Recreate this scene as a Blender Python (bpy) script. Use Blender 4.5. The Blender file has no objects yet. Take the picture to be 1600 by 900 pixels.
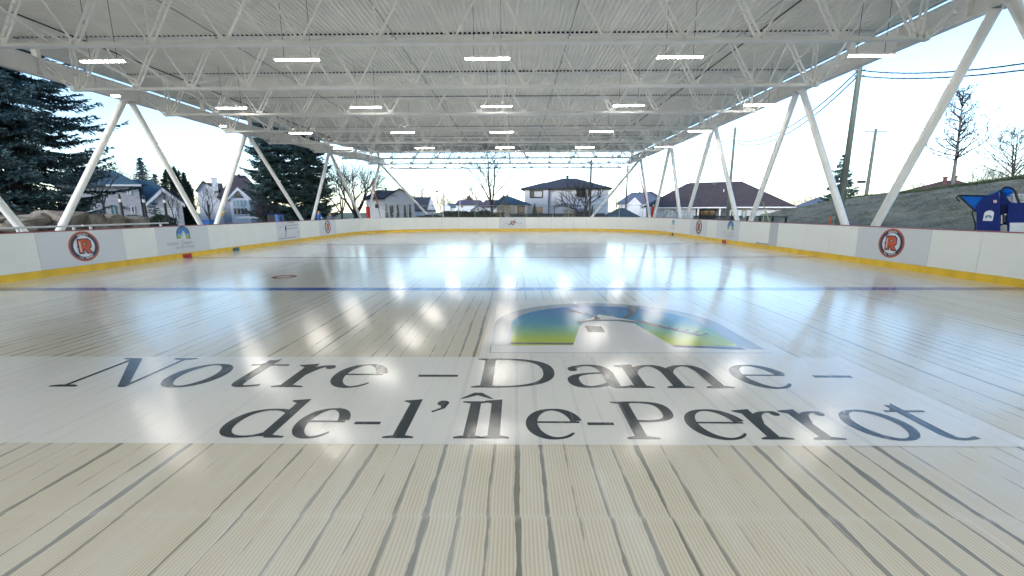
import bpy, bmesh, math, random
from math import sin, cos, pi, radians, sqrt
from mathutils import Vector, Matrix
from mathutils.geometry import tessellate_polygon
S = bpy.context.scene
C = S.collection
V = Vector

# ------------------------------------------------------------------ camera
FPX, PITCH, YAW, ROLL, CH = 646.77, .1823, -.0124, -.0028, 1.9934
cp, sp, cy_, sy_ = cos(PITCH), sin(PITCH), cos(YAW), sin(YAW)
FW = V((sy_*cp, cy_*cp, -sp)); R0 = V((cy_, -sy_, 0)); U0 = R0.cross(FW)
RT = cos(ROLL)*R0 + sin(ROLL)*U0
UP = -sin(ROLL)*R0 + cos(ROLL)*U0
cam = bpy.data.cameras.new('camera'); co = bpy.data.objects.new('camera', cam); C.objects.link(co)
cam.sensor_width = 36; cam.lens = FPX/1600*36; cam.clip_start = .05; cam.clip_end = 3000
co.matrix_world = Matrix(((RT.x, UP.x, -FW.x, 0), (RT.y, UP.y, -FW.y, 0), (RT.z, UP.z, -FW.z, CH), (0, 0, 0, 1)))
S.camera = co
def at(x, y, Y):                    # photo pixel -> world point at forward distance Y
    d = FW + (x-800)/FPX*RT - (y-450)/FPX*UP
    return V((0, 0, CH)) + d*(Y/d.y)

class Facing:
    """a vertical plane through a point, square to the line of sight: things built on it are turned with .angle about .c"""
    def __init__(s, px, Y):
        p = at(px, 335, Y); s.c = V((p.x, Y, 0)); s.n = s.c.normalized(); s.r = V((s.n.y, -s.n.x, 0)); s.angle = -math.atan2(p.x, Y)
    def hit(s, px, py):
        d = FW + (px-800)/FPX*RT - (py-450)/FPX*UP; return V((0, 0, CH))+d*(s.c.length/(d.x*s.n.x+d.y*s.n.y))
    def X(s, px): return s.c.x+(s.hit(px, 330)-s.c).dot(s.r)
    def Z(s, px, py): return s.hit(px, py).z
    def P(s, px, py, dy=0): q = s.hit(px, py); return V((s.c.x+(q-s.c).dot(s.r), s.c.y+dy, q.z))

# ------------------------------------------------------------------ world, sun, exposure
W = bpy.data.worlds.new('World'); S.world = W; W.use_nodes = True
wn = W.node_tree.nodes; wl = W.node_tree.links
bg = wn['Background']; sky = wn.new('ShaderNodeTexSky'); sky.sky_type = 'NISHITA'
SUN_EL, SUN_AZ = radians(22), radians(205)
sky.sun_disc = False; sky.sun_elevation = SUN_EL; sky.sun_rotation = SUN_AZ
sky.air_density = 1.0; sky.dust_density = .3; sky.ozone_density = 2.6
wl.new(sky.outputs[0], bg.inputs[0]); bg.inputs[1].default_value = .071
sl = bpy.data.lights.new('sun', 'SUN'); sl.energy = .5; sl.angle = radians(12); sl.color = (1, .96, .9)
so = bpy.data.objects.new('sun', sl); C.objects.link(so)
sd = V((sin(SUN_AZ)*cos(SUN_EL), cos(SUN_AZ)*cos(SUN_EL), sin(SUN_EL)))
so.rotation_euler = sd.to_track_quat('Z', 'Y').to_euler()
S.view_settings.view_transform = 'Standard'; S.view_settings.look = 'None'
S.view_settings.exposure = 2.42; S.view_settings.gamma = 1
LED = 15

# ------------------------------------------------------------------ materials
def newmat(name):
    m = bpy.data.materials.new(name); m.use_nodes = True
    return m, m.node_tree.nodes, m.node_tree.links, m.node_tree.nodes['Principled BSDF']
def M(name, col, rough=.6, metal=0, var=.12, scale=3, bump=0, bscale=40, stretch=None, emit=0, spec=.5, alpha=None):
    m, n, l, b = newmat(name)
    b.inputs['Roughness'].default_value = rough; b.inputs['Metallic'].default_value = metal
    b.inputs['Specular IOR Level'].default_value = spec
    tc = n.new('ShaderNodeTexCoord'); mp = n.new('ShaderNodeMapping'); l.new(tc.outputs['Object'], mp.inputs[0])
    if stretch: mp.inputs['Scale'].default_value = stretch
    nz = n.new('ShaderNodeTexNoise'); nz.inputs['Scale'].default_value = scale; nz.inputs['Detail'].default_value = 6
    l.new(mp.outputs[0], nz.inputs[0])
    r = n.new('ShaderNodeValToRGB')
    r.color_ramp.elements[0].position = .3; r.color_ramp.elements[1].position = .7
    r.color_ramp.elements[0].color = [max(0, c*(1-var)) for c in col]+[1]
    r.color_ramp.elements[1].color = [min(1, c*(1+var)) for c in col]+[1]
    l.new(nz.outputs[0], r.inputs[0]); l.new(r.outputs[0], b.inputs['Base Color'])
    if bump:
        n2 = n.new('ShaderNodeTexNoise'); n2.inputs['Scale'].default_value = bscale; n2.inputs['Detail'].default_value = 4
        l.new(mp.outputs[0], n2.inputs[0]); bp = n.new('ShaderNodeBump'); bp.inputs['Strength'].default_value = bump
        bp.inputs['Distance'].default_value = .05
        l.new(n2.outputs[0], bp.inputs['Height']); l.new(bp.outputs[0], b.inputs['Normal'])
    if emit:
        b.inputs['Emission Color'].default_value = (*col, 1); b.inputs['Emission Strength'].default_value = emit
    return m
def shingle(name, col):
    m, n, l, b = newmat(name); b.inputs['Roughness'].default_value = .85
    tc = n.new('ShaderNodeTexCoord'); br = n.new('ShaderNodeTexBrick')
    br.inputs['Scale'].default_value = 1; br.inputs['Brick Width'].default_value = .5; br.inputs['Row Height'].default_value = .17
    br.inputs['Mortar Size'].default_value = .012
    sx = n.new('ShaderNodeSeparateXYZ'); l.new(tc.outputs['Object'], sx.inputs[0])
    ad = n.new('ShaderNodeMath'); ad.operation = 'ADD'; l.new(sx.outputs[0], ad.inputs[0]); l.new(sx.outputs[1], ad.inputs[1])
    cm = n.new('ShaderNodeCombineXYZ'); l.new(ad.outputs[0], cm.inputs[0]); l.new(sx.outputs[2], cm.inputs[1])
    l.new(cm.outputs[0], br.inputs[0])
    br.inputs['Color1'].default_value = [c*.8 for c in col]+[1]; br.inputs['Color2'].default_value = [c*1.2 for c in col]+[1]
    br.inputs['Mortar'].default_value = [c*.5 for c in col]+[1]
    l.new(br.outputs[0], b.inputs['Base Color']); return m
def siding(name, col, brick=False):
    m, n, l, b = newmat(name); b.inputs['Roughness'].default_value = .7
    tc = n.new('ShaderNodeTexCoord'); br = n.new('ShaderNodeTexBrick')
    br.inputs['Scale'].default_value = 1
    br.inputs['Brick Width'].default_value = .35 if brick else 6; br.inputs['Row Height'].default_value = .12 if brick else .16
    br.inputs['Mortar Size'].default_value = .01
    sx = n.new('ShaderNodeSeparateXYZ'); l.new(tc.outputs['Object'], sx.inputs[0])
    ad = n.new('ShaderNodeMath'); ad.operation = 'ADD'; l.new(sx.outputs[0], ad.inputs[0]); l.new(sx.outputs[1], ad.inputs[1])
    cm = n.new('ShaderNodeCombineXYZ'); l.new(ad.outputs[0], cm.inputs[0]); l.new(sx.outputs[2], cm.inputs[1])
    l.new(cm.outputs[0], br.inputs[0]); k = .16 if brick else .04
    br.inputs['Color1'].default_value = [c*(1-k) for c in col]+[1]; br.inputs['Color2'].default_value = [min(1, c*(1+k)) for c in col]+[1]
    br.inputs['Mortar'].default_value = [c*(.8 if brick else .6) for c in col]+[1]
    l.new(br.outputs[0], b.inputs['Base Color']); return m

ICE_R, ICE_IOR = .095, 1.40
def ice_surface(n, l, b):
    # glossy scratched skin shared by bare ice and everything frozen in it
    b.inputs['IOR'].default_value = ICE_IOR
    tc = n.new('ShaderNodeTexCoord'); mp = n.new('ShaderNodeMapping'); l.new(tc.outputs['Object'], mp.inputs[0])
    mp.inputs['Scale'].default_value = (1, .22, 1); mp.inputs['Rotation'].default_value = (0, 0, .12)
    a = n.new('ShaderNodeTexNoise'); a.inputs['Scale'].default_value = 7; a.inputs['Detail'].default_value = 9; a.inputs['Roughness'].default_value = .62; l.new(mp.outputs[0], a.inputs[0])
    mp2 = n.new('ShaderNodeMapping'); l.new(tc.outputs['Object'], mp2.inputs[0]); mp2.inputs['Scale'].default_value = (1, .06, 1); mp2.inputs['Rotation'].default_value = (0, 0, -.25)
    a2 = n.new('ShaderNodeTexNoise'); a2.inputs['Scale'].default_value = 22; a2.inputs['Detail'].default_value = 3; l.new(mp2.outputs[0], a2.inputs[0])
    ad = n.new('ShaderNodeMath'); ad.operation = 'MULTIPLY_ADD'; l.new(a2.outputs[0], ad.inputs[0]); ad.inputs[1].default_value = .12; l.new(a.outputs[0], ad.inputs[2])
    bp = n.new('ShaderNodeBump'); bp.inputs['Strength'].default_value = .8; bp.inputs['Distance'].default_value = .006
    l.new(ad.outputs[0], bp.inputs['Height']); l.new(bp.outputs[0], b.inputs['Normal'])
    rr = n.new('ShaderNodeMapRange'); l.new(a2.outputs[0], rr.inputs[0]); rr.inputs[3].default_value = ICE_R*.6; rr.inputs[4].default_value = ICE_R*1.5
    l.new(rr.outputs[0], b.inputs['Roughness'])
    return tc
def math_(n, l, op, a, b_=None, c=None):
    x = n.new('ShaderNodeMath'); x.operation = op
    for i, v in enumerate((a, b_, c)):
        if v is None: continue
        if isinstance(v, (int, float)): x.inputs[i].default_value = v
        else: l.new(v, x.inputs[i])
    return x.outputs[0]
def mixc(n, l, f, a, b_):
    x = n.new('ShaderNodeMix'); x.data_type = 'RGBA'
    if isinstance(f, (int, float)): x.inputs[0].default_value = f
    else: l.new(f, x.inputs[0])
    for i, v in ((6, a), (7, b_)):
        if isinstance(v, tuple): x.inputs[i].default_value = (*v, 1)
        else: l.new(v, x.inputs[i])
    return x.outputs[2]
def make_ice(name='ice over cream tubing mats', film=None):
    m, n, l, b = newmat(name)
    tc = ice_surface(n, l, b)
    sx = n.new('ShaderNodeSeparateXYZ'); l.new(tc.outputs['Object'], sx.inputs[0])
    X, Y = sx.outputs[0], sx.outputs[1]
    # slow wander of the mats
    cm = n.new('ShaderNodeCombineXYZ'); l.new(math_(n, l, 'MULTIPLY', X, .8), cm.inputs[0]); l.new(math_(n, l, 'MULTIPLY', Y, .35), cm.inputs[1])
    wz = n.new('ShaderNodeTexNoise'); wz.inputs['Scale'].default_value = 1; wz.inputs['Detail'].default_value = 2; l.new(cm.outputs[0], wz.inputs[0])
    wob = math_(n, l, 'MULTIPLY', math_(n, l, 'SUBTRACT', wz.outputs[0], .5), .13)
    # cross joint: mats shift sideways past it
    seg = math_(n, l, 'FLOOR', math_(n, l, 'DIVIDE', math_(n, l, 'SUBTRACT', Y, 2.43), 9.5))
    Xw = math_(n, l, 'ADD', math_(n, l, 'ADD', X, wob), math_(n, l, 'MULTIPLY', seg, .009))
    u = math_(n, l, 'DIVIDE', Xw, .205)
    cell = math_(n, l, 'FLOOR', math_(n, l, 'ADD', u, .5))
    dist = math_(n, l, 'ABSOLUTE', math_(n, l, 'SUBTRACT', u, cell))      # 0 at joint
    wn_ = n.new('ShaderNodeTexWhiteNoise'); wn_.noise_dimensions = '2D'
    cc = n.new('ShaderNodeCombineXYZ'); l.new(cell, cc.inputs[0]); l.new(cc.outputs[0], wn_.inputs[0])
    # gap width per joint, opening and closing along its length
    c2 = n.new('ShaderNodeCombineXYZ'); l.new(math_(n, l, 'MULTIPLY', cell, 7.3), c2.inputs[0]); l.new(math_(n, l, 'MULTIPLY', Y, .55), c2.inputs[1])
    gz = n.new('ShaderNodeTexNoise'); gz.inputs['Scale'].default_value = 1; gz.inputs['Detail'].default_value = 3; l.new(c2.outputs[0], gz.inputs[0])
    ez = n.new('ShaderNodeTexNoise'); ez.inputs['Scale'].default_value = 5; ez.inputs['Detail'].default_value = 5
    c3 = n.new('ShaderNodeCombineXYZ'); l.new(math_(n, l, 'MULTIPLY', X, 2), c3.inputs[0]); l.new(math_(n, l, 'MULTIPLY', Y, .8), c3.inputs[1]); l.new(c3.outputs[0], ez.inputs[0])
    w = math_(n, l, 'ADD', math_(n, l, 'MULTIPLY', wn_.outputs[0], .105), math_(n, l, 'MULTIPLY', math_(n, l, 'SUBTRACT', gz.outputs[0], .52), .26))
    w = math_(n, l, 'ADD', w, math_(n, l, 'MULTIPLY', math_(n, l, 'SUBTRACT', ez.outputs[0], .5), .2))
    sm = n.new('ShaderNodeMapRange'); sm.interpolation_type = 'SMOOTHSTEP'
    l.new(math_(n, l, 'SUBTRACT', w, dist), sm.inputs[0]); sm.inputs[1].default_value = -.012; sm.inputs[2].default_value = .012
    gap = math_(n, l, 'MULTIPLY', sm.outputs[0], math_(n, l, 'ADD', .55, math_(n, l, 'MULTIPLY', wn_.outputs[0], .45)))
    # ribs of the tubing
    rib = math_(n, l, 'SINE', math_(n, l, 'MULTIPLY', Xw, 2*pi/.0256))
    ribc = mixc(n, l, math_(n, l, 'MULTIPLY_ADD', rib, .5, .5), (.53, .485, .365), (.73, .68, .545))
    # big tone patches, rust tint
    pz = n.new('ShaderNodeTexNoise'); pz.inputs['Scale'].default_value = .9; pz.inputs['Detail'].default_value = 5; l.new(tc.outputs['Object'], pz.inputs[0])
    ribc = mixc(n, l, math_(n, l, 'MULTIPLY', pz.outputs[0], .45), ribc, (.60, .53, .42))
    jm = n.new('ShaderNodeMapRange'); l.new(math_(n, l, 'ABSOLUTE', math_(n, l, 'SUBTRACT', math_(n, l, 'ADD', Y, math_(n, l, 'MULTIPLY', wz.outputs[0], .06)), 2.46)), jm.inputs[0]); jm.inputs[1].default_value = .0; jm.inputs[2].default_value = .05; jm.inputs[3].default_value = .25; jm.inputs[4].default_value = 0
    col = mixc(n, l, gap, ribc, (.19, .185, .155))
    col = mixc(n, l, jm.outputs[0], col, (.70, .68, .60))
    # cloudy frozen layer: streaky milky areas, plus sky sheen painted whiter with distance
    mp = n.new('ShaderNodeMapping'); l.new(tc.outputs['Object'], mp.inputs[0]); mp.inputs['Scale'].default_value = (1, .16, 1); mp.inputs['Rotation'].default_value = (0, 0, .1)
    fz = n.new('ShaderNodeTexNoise'); fz.inputs['Scale'].default_value = 1.6; fz.inputs['Detail'].default_value = 8; fz.inputs['Roughness'].default_value = .65; l.new(mp.outputs[0], fz.inputs[0])
    fr = n.new('ShaderNodeMapRange'); l.new(fz.outputs[0], fr.inputs[0]); fr.inputs[1].default_value = .45; fr.inputs[2].default_value = .8; fr.inputs[3].default_value = 0.05; fr.inputs[4].default_value = .5
    fy = n.new('ShaderNodeMapRange'); l.new(Y, fy.inputs[0]); fy.inputs[1].default_value = 5.5; fy.inputs[2].default_value = 17; fy.inputs[3].default_value = .0; fy.inputs[4].default_value = .72
    cloud_sheen = math_(n, l, 'MINIMUM', math_(n, l, 'ADD', fr.outputs[0], fy.outputs[0]), .92)
    col = mixc(n, l, cloud_sheen, col, (.83, .86, .88))
    # skate and squeegee scratches
    for rot, sc in ((.5, 26), (-.35, 34)):
        mq = n.new('ShaderNodeMapping'); l.new(tc.outputs['Object'], mq.inputs[0]); mq.inputs['Rotation'].default_value = (0, 0, rot); mq.inputs['Scale'].default_value = (1, .035, 1)
        q = n.new('ShaderNodeTexNoise'); q.inputs['Scale'].default_value = sc; q.inputs['Detail'].default_value = 2; l.new(mq.outputs[0], q.inputs[0])
        qr = n.new('ShaderNodeMapRange'); l.new(q.outputs[0], qr.inputs[0]); qr.inputs[1].default_value = .68; qr.inputs[2].default_value = .74; qr.inputs[4].default_value = .35
        col = mixc(n, l, qr.outputs[0], col, (.8, .81, .8))
    # specks
    vz = n.new('ShaderNodeTexVoronoi'); vz.inputs['Scale'].default_value = 1.1; l.new(tc.outputs['Object'], vz.inputs[0])
    vs = math_(n, l, 'LESS_THAN', vz.outputs['Distance'], .012)
    col = mixc(n, l, math_(n, l, 'MULTIPLY', vs, .8), col, (.03, .025, .02))
    if film:
        vn = n.new('ShaderNodeTexNoise'); vn.inputs['Scale'].default_value = .7; vn.inputs['Detail'].default_value = 6; l.new(mp.outputs[0], vn.inputs[0])
        vr = n.new('ShaderNodeMapRange'); l.new(vn.outputs[0], vr.inputs[0]); vr.inputs[1].default_value = .3; vr.inputs[2].default_value = .7; vr.inputs[3].default_value = .66; vr.inputs[4].default_value = .93
        col = mixc(n, l, vr.outputs[0], col, film)
    l.new(col, b.inputs['Base Color'])
    return m
def in_ice(name, col, var=.06, fade=.0):
    m, n, l, b = newmat(name); tc = ice_surface(n, l, b)
    z = n.new('ShaderNodeTexNoise'); z.inputs['Scale'].default_value = 1.5; z.inputs['Detail'].default_value = 8; l.new(tc.outputs['Object'], z.inputs[0])
    c = mixc(n, l, math_(n, l, 'MULTIPLY', z.outputs[0], 2*var), col, tuple(min(1, x*1.0+.25*(1-x)) for x in col))
    mp = n.new('ShaderNodeMapping'); l.new(tc.outputs['Object'], mp.inputs[0]); mp.inputs['Scale'].default_value = (1, .12, 1); mp.inputs['Rotation'].default_value = (0, 0, -.3)
    q = n.new('ShaderNodeTexNoise'); q.inputs['Scale'].default_value = 9; q.inputs['Detail'].default_value = 4; l.new(mp.outputs[0], q.inputs[0])
    qr = n.new('ShaderNodeMapRange'); l.new(q.outputs[0], qr.inputs[0]); qr.inputs[1].default_value = .58; qr.inputs[2].default_value = .72; qr.inputs[4].default_value = .22+fade
    c = mixc(n, l, qr.outputs[0], c, (.6, .62, .62))
    l.new(c, b.inputs['Base Color']); return m
def in_ice_gradient(name, stops, y0, y1):
    m, n, l, b = newmat(name); tc = ice_surface(n, l, b)
    sx = n.new('ShaderNodeSeparateXYZ'); l.new(tc.outputs['Object'], sx.inputs[0])
    mr = n.new('ShaderNodeMapRange'); l.new(sx.outputs[1], mr.inputs[0]); mr.inputs[1].default_value = y0; mr.inputs[2].default_value = y1
    r = n.new('ShaderNodeValToRGB'); e = r.color_ramp.elements
    e[0].position, e[0].color = stops[0][0], (*stops[0][1], 1); e[1].position, e[1].color = stops[-1][0], (*stops[-1][1], 1)
    for p, c in stops[1:-1]:
        k = e.new(p); k.color = (*c, 1)
    l.new(mr.outputs[0], r.inputs[0]); l.new(r.outputs[0], b.inputs['Base Color']); return m

mt = {}
mt['steel'] = M('white painted steel', (.86, .865, .85), .42, var=.04, scale=2)
mt['deck'] = M('cream painted roof deck', (.86, .845, .78), .5, var=.05, scale=.8)
mt['dark'] = M('black flute shade', (.02, .02, .02), .9)  # black for the shade inside the deck flutes
mt['membrane'] = M('grey roof membrane', (.3, .31, .32), .8)
mt['fascia'] = M('pale blue grey fascia metal', (.30, .36, .44), .4)
def boardmat(name, colr):
    m, n, l, b = newmat(name); b.inputs['Roughness'].default_value = .36; b.inputs['Specular IOR Level'].default_value = .4
    tc = n.new('ShaderNodeTexCoord')
    a = n.new('ShaderNodeTexNoise'); a.inputs['Scale'].default_value = 1.3; a.inputs['Detail'].default_value = 6; l.new(tc.outputs['Object'], a.inputs[0])
    q = n.new('ShaderNodeTexNoise'); q.inputs['Scale'].default_value = 26; q.inputs['Detail'].default_value = 4; l.new(tc.outputs['Object'], q.inputs[0])
    def mr(src, lo, hi, k):
        x = n.new('ShaderNodeMapRange'); l.new(src, x.inputs[0]); x.inputs[1].default_value = lo; x.inputs[2].default_value = hi; x.inputs[4].default_value = k; return x.outputs[0]
    def mx(f, c0, c1):
        x = n.new('ShaderNodeMix'); x.data_type = 'RGBA'; l.new(f, x.inputs[0])
        if isinstance(c0, tuple): x.inputs[6].default_value = (*c0, 1)
        else: l.new(c0, x.inputs[6])
        x.inputs[7].default_value = (*c1, 1); return x.outputs[2]
    c = mx(mr(a.outputs[0], .3, .7, .35), colr, tuple(v*.92 for v in colr))
    c = mx(mr(q.outputs[0], .64, .72, .6), c, tuple(v*.55 for v in colr))
    l.new(c, b.inputs['Base Color']); return m
mt['board'] = boardmat('cream board panel', (.88, .875, .85))
mt['board_ad'] = M('pale lilac board panel', (.70, .71, .75), .35, var=.01, scale=4)
mt['board_grey'] = M('grey lilac board panel', (.55, .55, .58), .4, var=.05, scale=9)
mt['kick'] = M('yellow kick plate', (.88, .55, .04), .35, var=.1, scale=3, stretch=(1, 1, .3))
mt['kick2'] = M('bright yellow kick plate', (.90, .57, .0), .3, var=.05)
mt['cap'] = M('dull red top rail', (.32, .10, .11), .5)
mt['capw'] = M('white top rail', (.66, .66, .66), .5)
mt['navy'] = M('navy ink', (.015, .03, .10), .4)
mt['ring'] = M('rust orange ink', (.42, .10, .05), .4)
mt['orange'] = M('orange ink', (.62, .10, .03), .4)
mt['pink'] = M('pale pink ink', (.75, .48, .42), .4)
mt['whiteink'] = M('white ink', (.78, .78, .8), .4)
mt['greyink'] = M('grey ink', (.24, .25, .28), .5)
mt['paleink'] = M('pale grey ink', (.42, .42, .44), .5)
mt['blackink'] = M('black ink', (.03, .03, .035), .5)
mt['brown'] = M('brown ink', (.15, .045, .03), .5)
mt['skyink'] = M('sky blue ink', (.05, .22, .52), .4)
mt['tealink'] = M('teal ink', (.22, .46, .55), .4)
mt['grassink'] = M('grass green ink', (.38, .48, .08), .4)
mt['red'] = M('red vinyl', (.45, .02, .02), .5)
mt['teal'] = M('dull teal rubber', (.06, .16, .17), .6)
mt['led'] = M('lit LED strip', (1, .95, .88), .5, var=0, emit=LED)
mt['concrete'] = M('pale concrete', (.38, .38, .37), .8, bump=.2)
mt['blacksteel'] = M('black painted metal', (.012, .014, .018), .4)
mt['galv'] = M('galvanised metal', (.35, .38, .4), .4, metal=.6)
mt['wire'] = M('dark cable', (.02, .025, .03), .7)
mt['wood'] = M('green grey treated pole', (.15, .165, .13), .85, var=.3, scale=6, stretch=(1, 1, .1), bump=.3)
mt['bark'] = M('dark grey bark', (.055, .048, .045), .9, var=.3, scale=9, bump=.4)
mt['barkpale'] = M('pale grey bark', (.16, .15, .14), .9, var=.3, scale=9, bump=.4)
mt['spruce'] = M('blue green spruce needles', (.045, .095, .105), .7, var=.5, scale=2.2)
mt['spruce2'] = M('blue spruce needles', (.065, .125, .12), .7, var=.5, scale=1.8)
mt['cedar'] = M('dark green cedar scales', (.03, .055, .03), .8, var=.4, scale=2.5)
mt['hedge'] = M('green hedge leaves', (.035, .06, .035), .8, var=.4, scale=3)
mt['ochre'] = M('dry ochre twigs', (.30, .24, .12), .9, var=.3, scale=4)
mt['leafbrown'] = M('dry brown leaves', (.06, .05, .04), .9)
mt['twig'] = M('purple brown twigs', (.10, .075, .085), .9, var=.2)
mt['rock'] = M('tan granite boulder', (.20, .175, .145), .85, var=.35, scale=2.5, bump=.6, bscale=9)
mt['mulch'] = M('dark brown mulch', (.045, .032, .027), .95, var=.5, scale=9, bump=.8, bscale=25)
mt['grass'] = M('late autumn lawn', (.07, .09, .045), .95, var=.35, scale=1.2, bump=.5, bscale=30)
mt['asphalt'] = M('grey asphalt', (.06, .06, .065), .9, var=.2)
mt['white'] = M('white paint', (.72, .73, .75), .5, var=.04)
mt['glass'] = M('dark window glass', (.02, .03, .04), .08, var=.1)
mt['glasspale'] = M('pale reflecting window glass', (.30, .42, .46), .1, var=.15, scale=.6)
mt['curtain'] = M('white curtained glass', (.5, .55, .58), .15, var=.2, scale=1.5)
mt['frame'] = M('black window frame', (.02, .022, .03), .5)
mt['bluebin'] = M('blue plastic', (.02, .12, .42), .4)
mt['navybody'] = M('navy machine paint', (.004, .022, .17), .5, var=.2, spec=.2)
mt['bluebody'] = M('bright blue machine paint', (.0, .15, .68), .5, var=.08, spec=.2)
mt['sign'] = M('yellow sign', (.7, .42, .02), .5)
mt['pole_orange'] = M('orange fibreglass rod', (.45, .12, .05), .5)
mt['lime'] = M('pale lime rod', (.45, .55, .25), .5)
mt['skin'] = M('skin', (.50, .30, .23), .6)
mt['hair'] = M('dark brown hair', (.03, .02, .015), .8)
mt['jacketblue'] = M('blue jacket cloth', (.015, .09, .34), .8)
mt['jacketgrey'] = M('grey blue coat cloth', (.10, .13, .17), .8)
mt['sleeve'] = M('pale blue cloth', (.45, .55, .62), .8)
mt['trouser'] = M('dark trouser cloth', (.02, .022, .03), .9)
# hill: frosted bare soil
def hillmat():
    m, n, l, b = newmat('frosted bare soil'); b.inputs['Roughness'].default_value = .95
    tc = n.new('ShaderNodeTexCoord')
    a = n.new('ShaderNodeTexNoise'); a.inputs['Scale'].default_value = .55; a.inputs['Detail'].default_value = 14; a.inputs['Roughness'].default_value = .7; l.new(tc.outputs['Object'], a.inputs[0])
    f = n.new('ShaderNodeTexNoise'); f.inputs['Scale'].default_value = 7; f.inputs['Detail'].default_value = 8; f.inputs['Roughness'].default_value = .8; l.new(tc.outputs['Object'], f.inputs[0])
    r = n.new('ShaderNodeValToRGB'); e = r.color_ramp.elements
    e[0].position, e[0].color = .34, (.05, .045, .028, 1); e[1].position, e[1].color = .66, (.22, .20, .15, 1)
    k = e.new(.5); k.color = (.12, .125, .075, 1)
    l.new(a.outputs[0], r.inputs[0])
    fr = n.new('ShaderNodeMapRange'); l.new(f.outputs[0], fr.inputs[0]); fr.inputs[1].default_value = .5; fr.inputs[2].default_value = .66; fr.inputs[4].default_value = .7
    c = mixc(n, l, fr.outputs[0], r.outputs[0], (.32, .31, .27))
    fd = n.new('ShaderNodeMapRange'); l.new(f.outputs[0], fd.inputs[0]); fd.inputs[1].default_value = .46; fd.inputs[2].default_value = .34; fd.inputs[4].default_value = .8
    c = mixc(n, l, fd.outputs[0], c, (.03, .028, .022))
    l.new(c, b.inputs['Base Color'])
    bp = n.new('ShaderNodeBump'); bp.inputs['Strength'].default_value = .8; bp.inputs['Distance'].default_value = .12; l.new(f.outputs[0], bp.inputs['Height']); l.new(bp.outputs[0], b.inputs['Normal'])
    return m
mt['hill'] = hillmat()
mt['ice'] = make_ice()
mt['ice_sheet'] = make_ice('translucent white film under ice', (.76, .76, .74))
mt['ice_text'] = in_ice('charcoal lettering under ice', (.036, .048, .056), .02)
mt['ice_blue'] = in_ice('blue line under ice', (.03, .10, .42), .05)
mt['ice_red'] = in_ice('red line under ice', (.32, .03, .07), .05)
mt['ice_white'] = in_ice('white print under ice', (.74, .74, .73), .03)
mt['ice_grey'] = in_ice('grey print under ice', (.08, .09, .10), .02)
mt['ice_border'] = in_ice('grey blue border under ice', (.33, .38, .44), .05)
mt['ice_grad'] = in_ice_gradient('sky to meadow print under ice', [(0, (.50, .56, .03)), (.12, (.38, .52, .06)), (.30, (.16, .42, .28)), (.46, (.04, .30, .46)), (1, (.02, .13, .48))], -1.0, 1.8)

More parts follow.
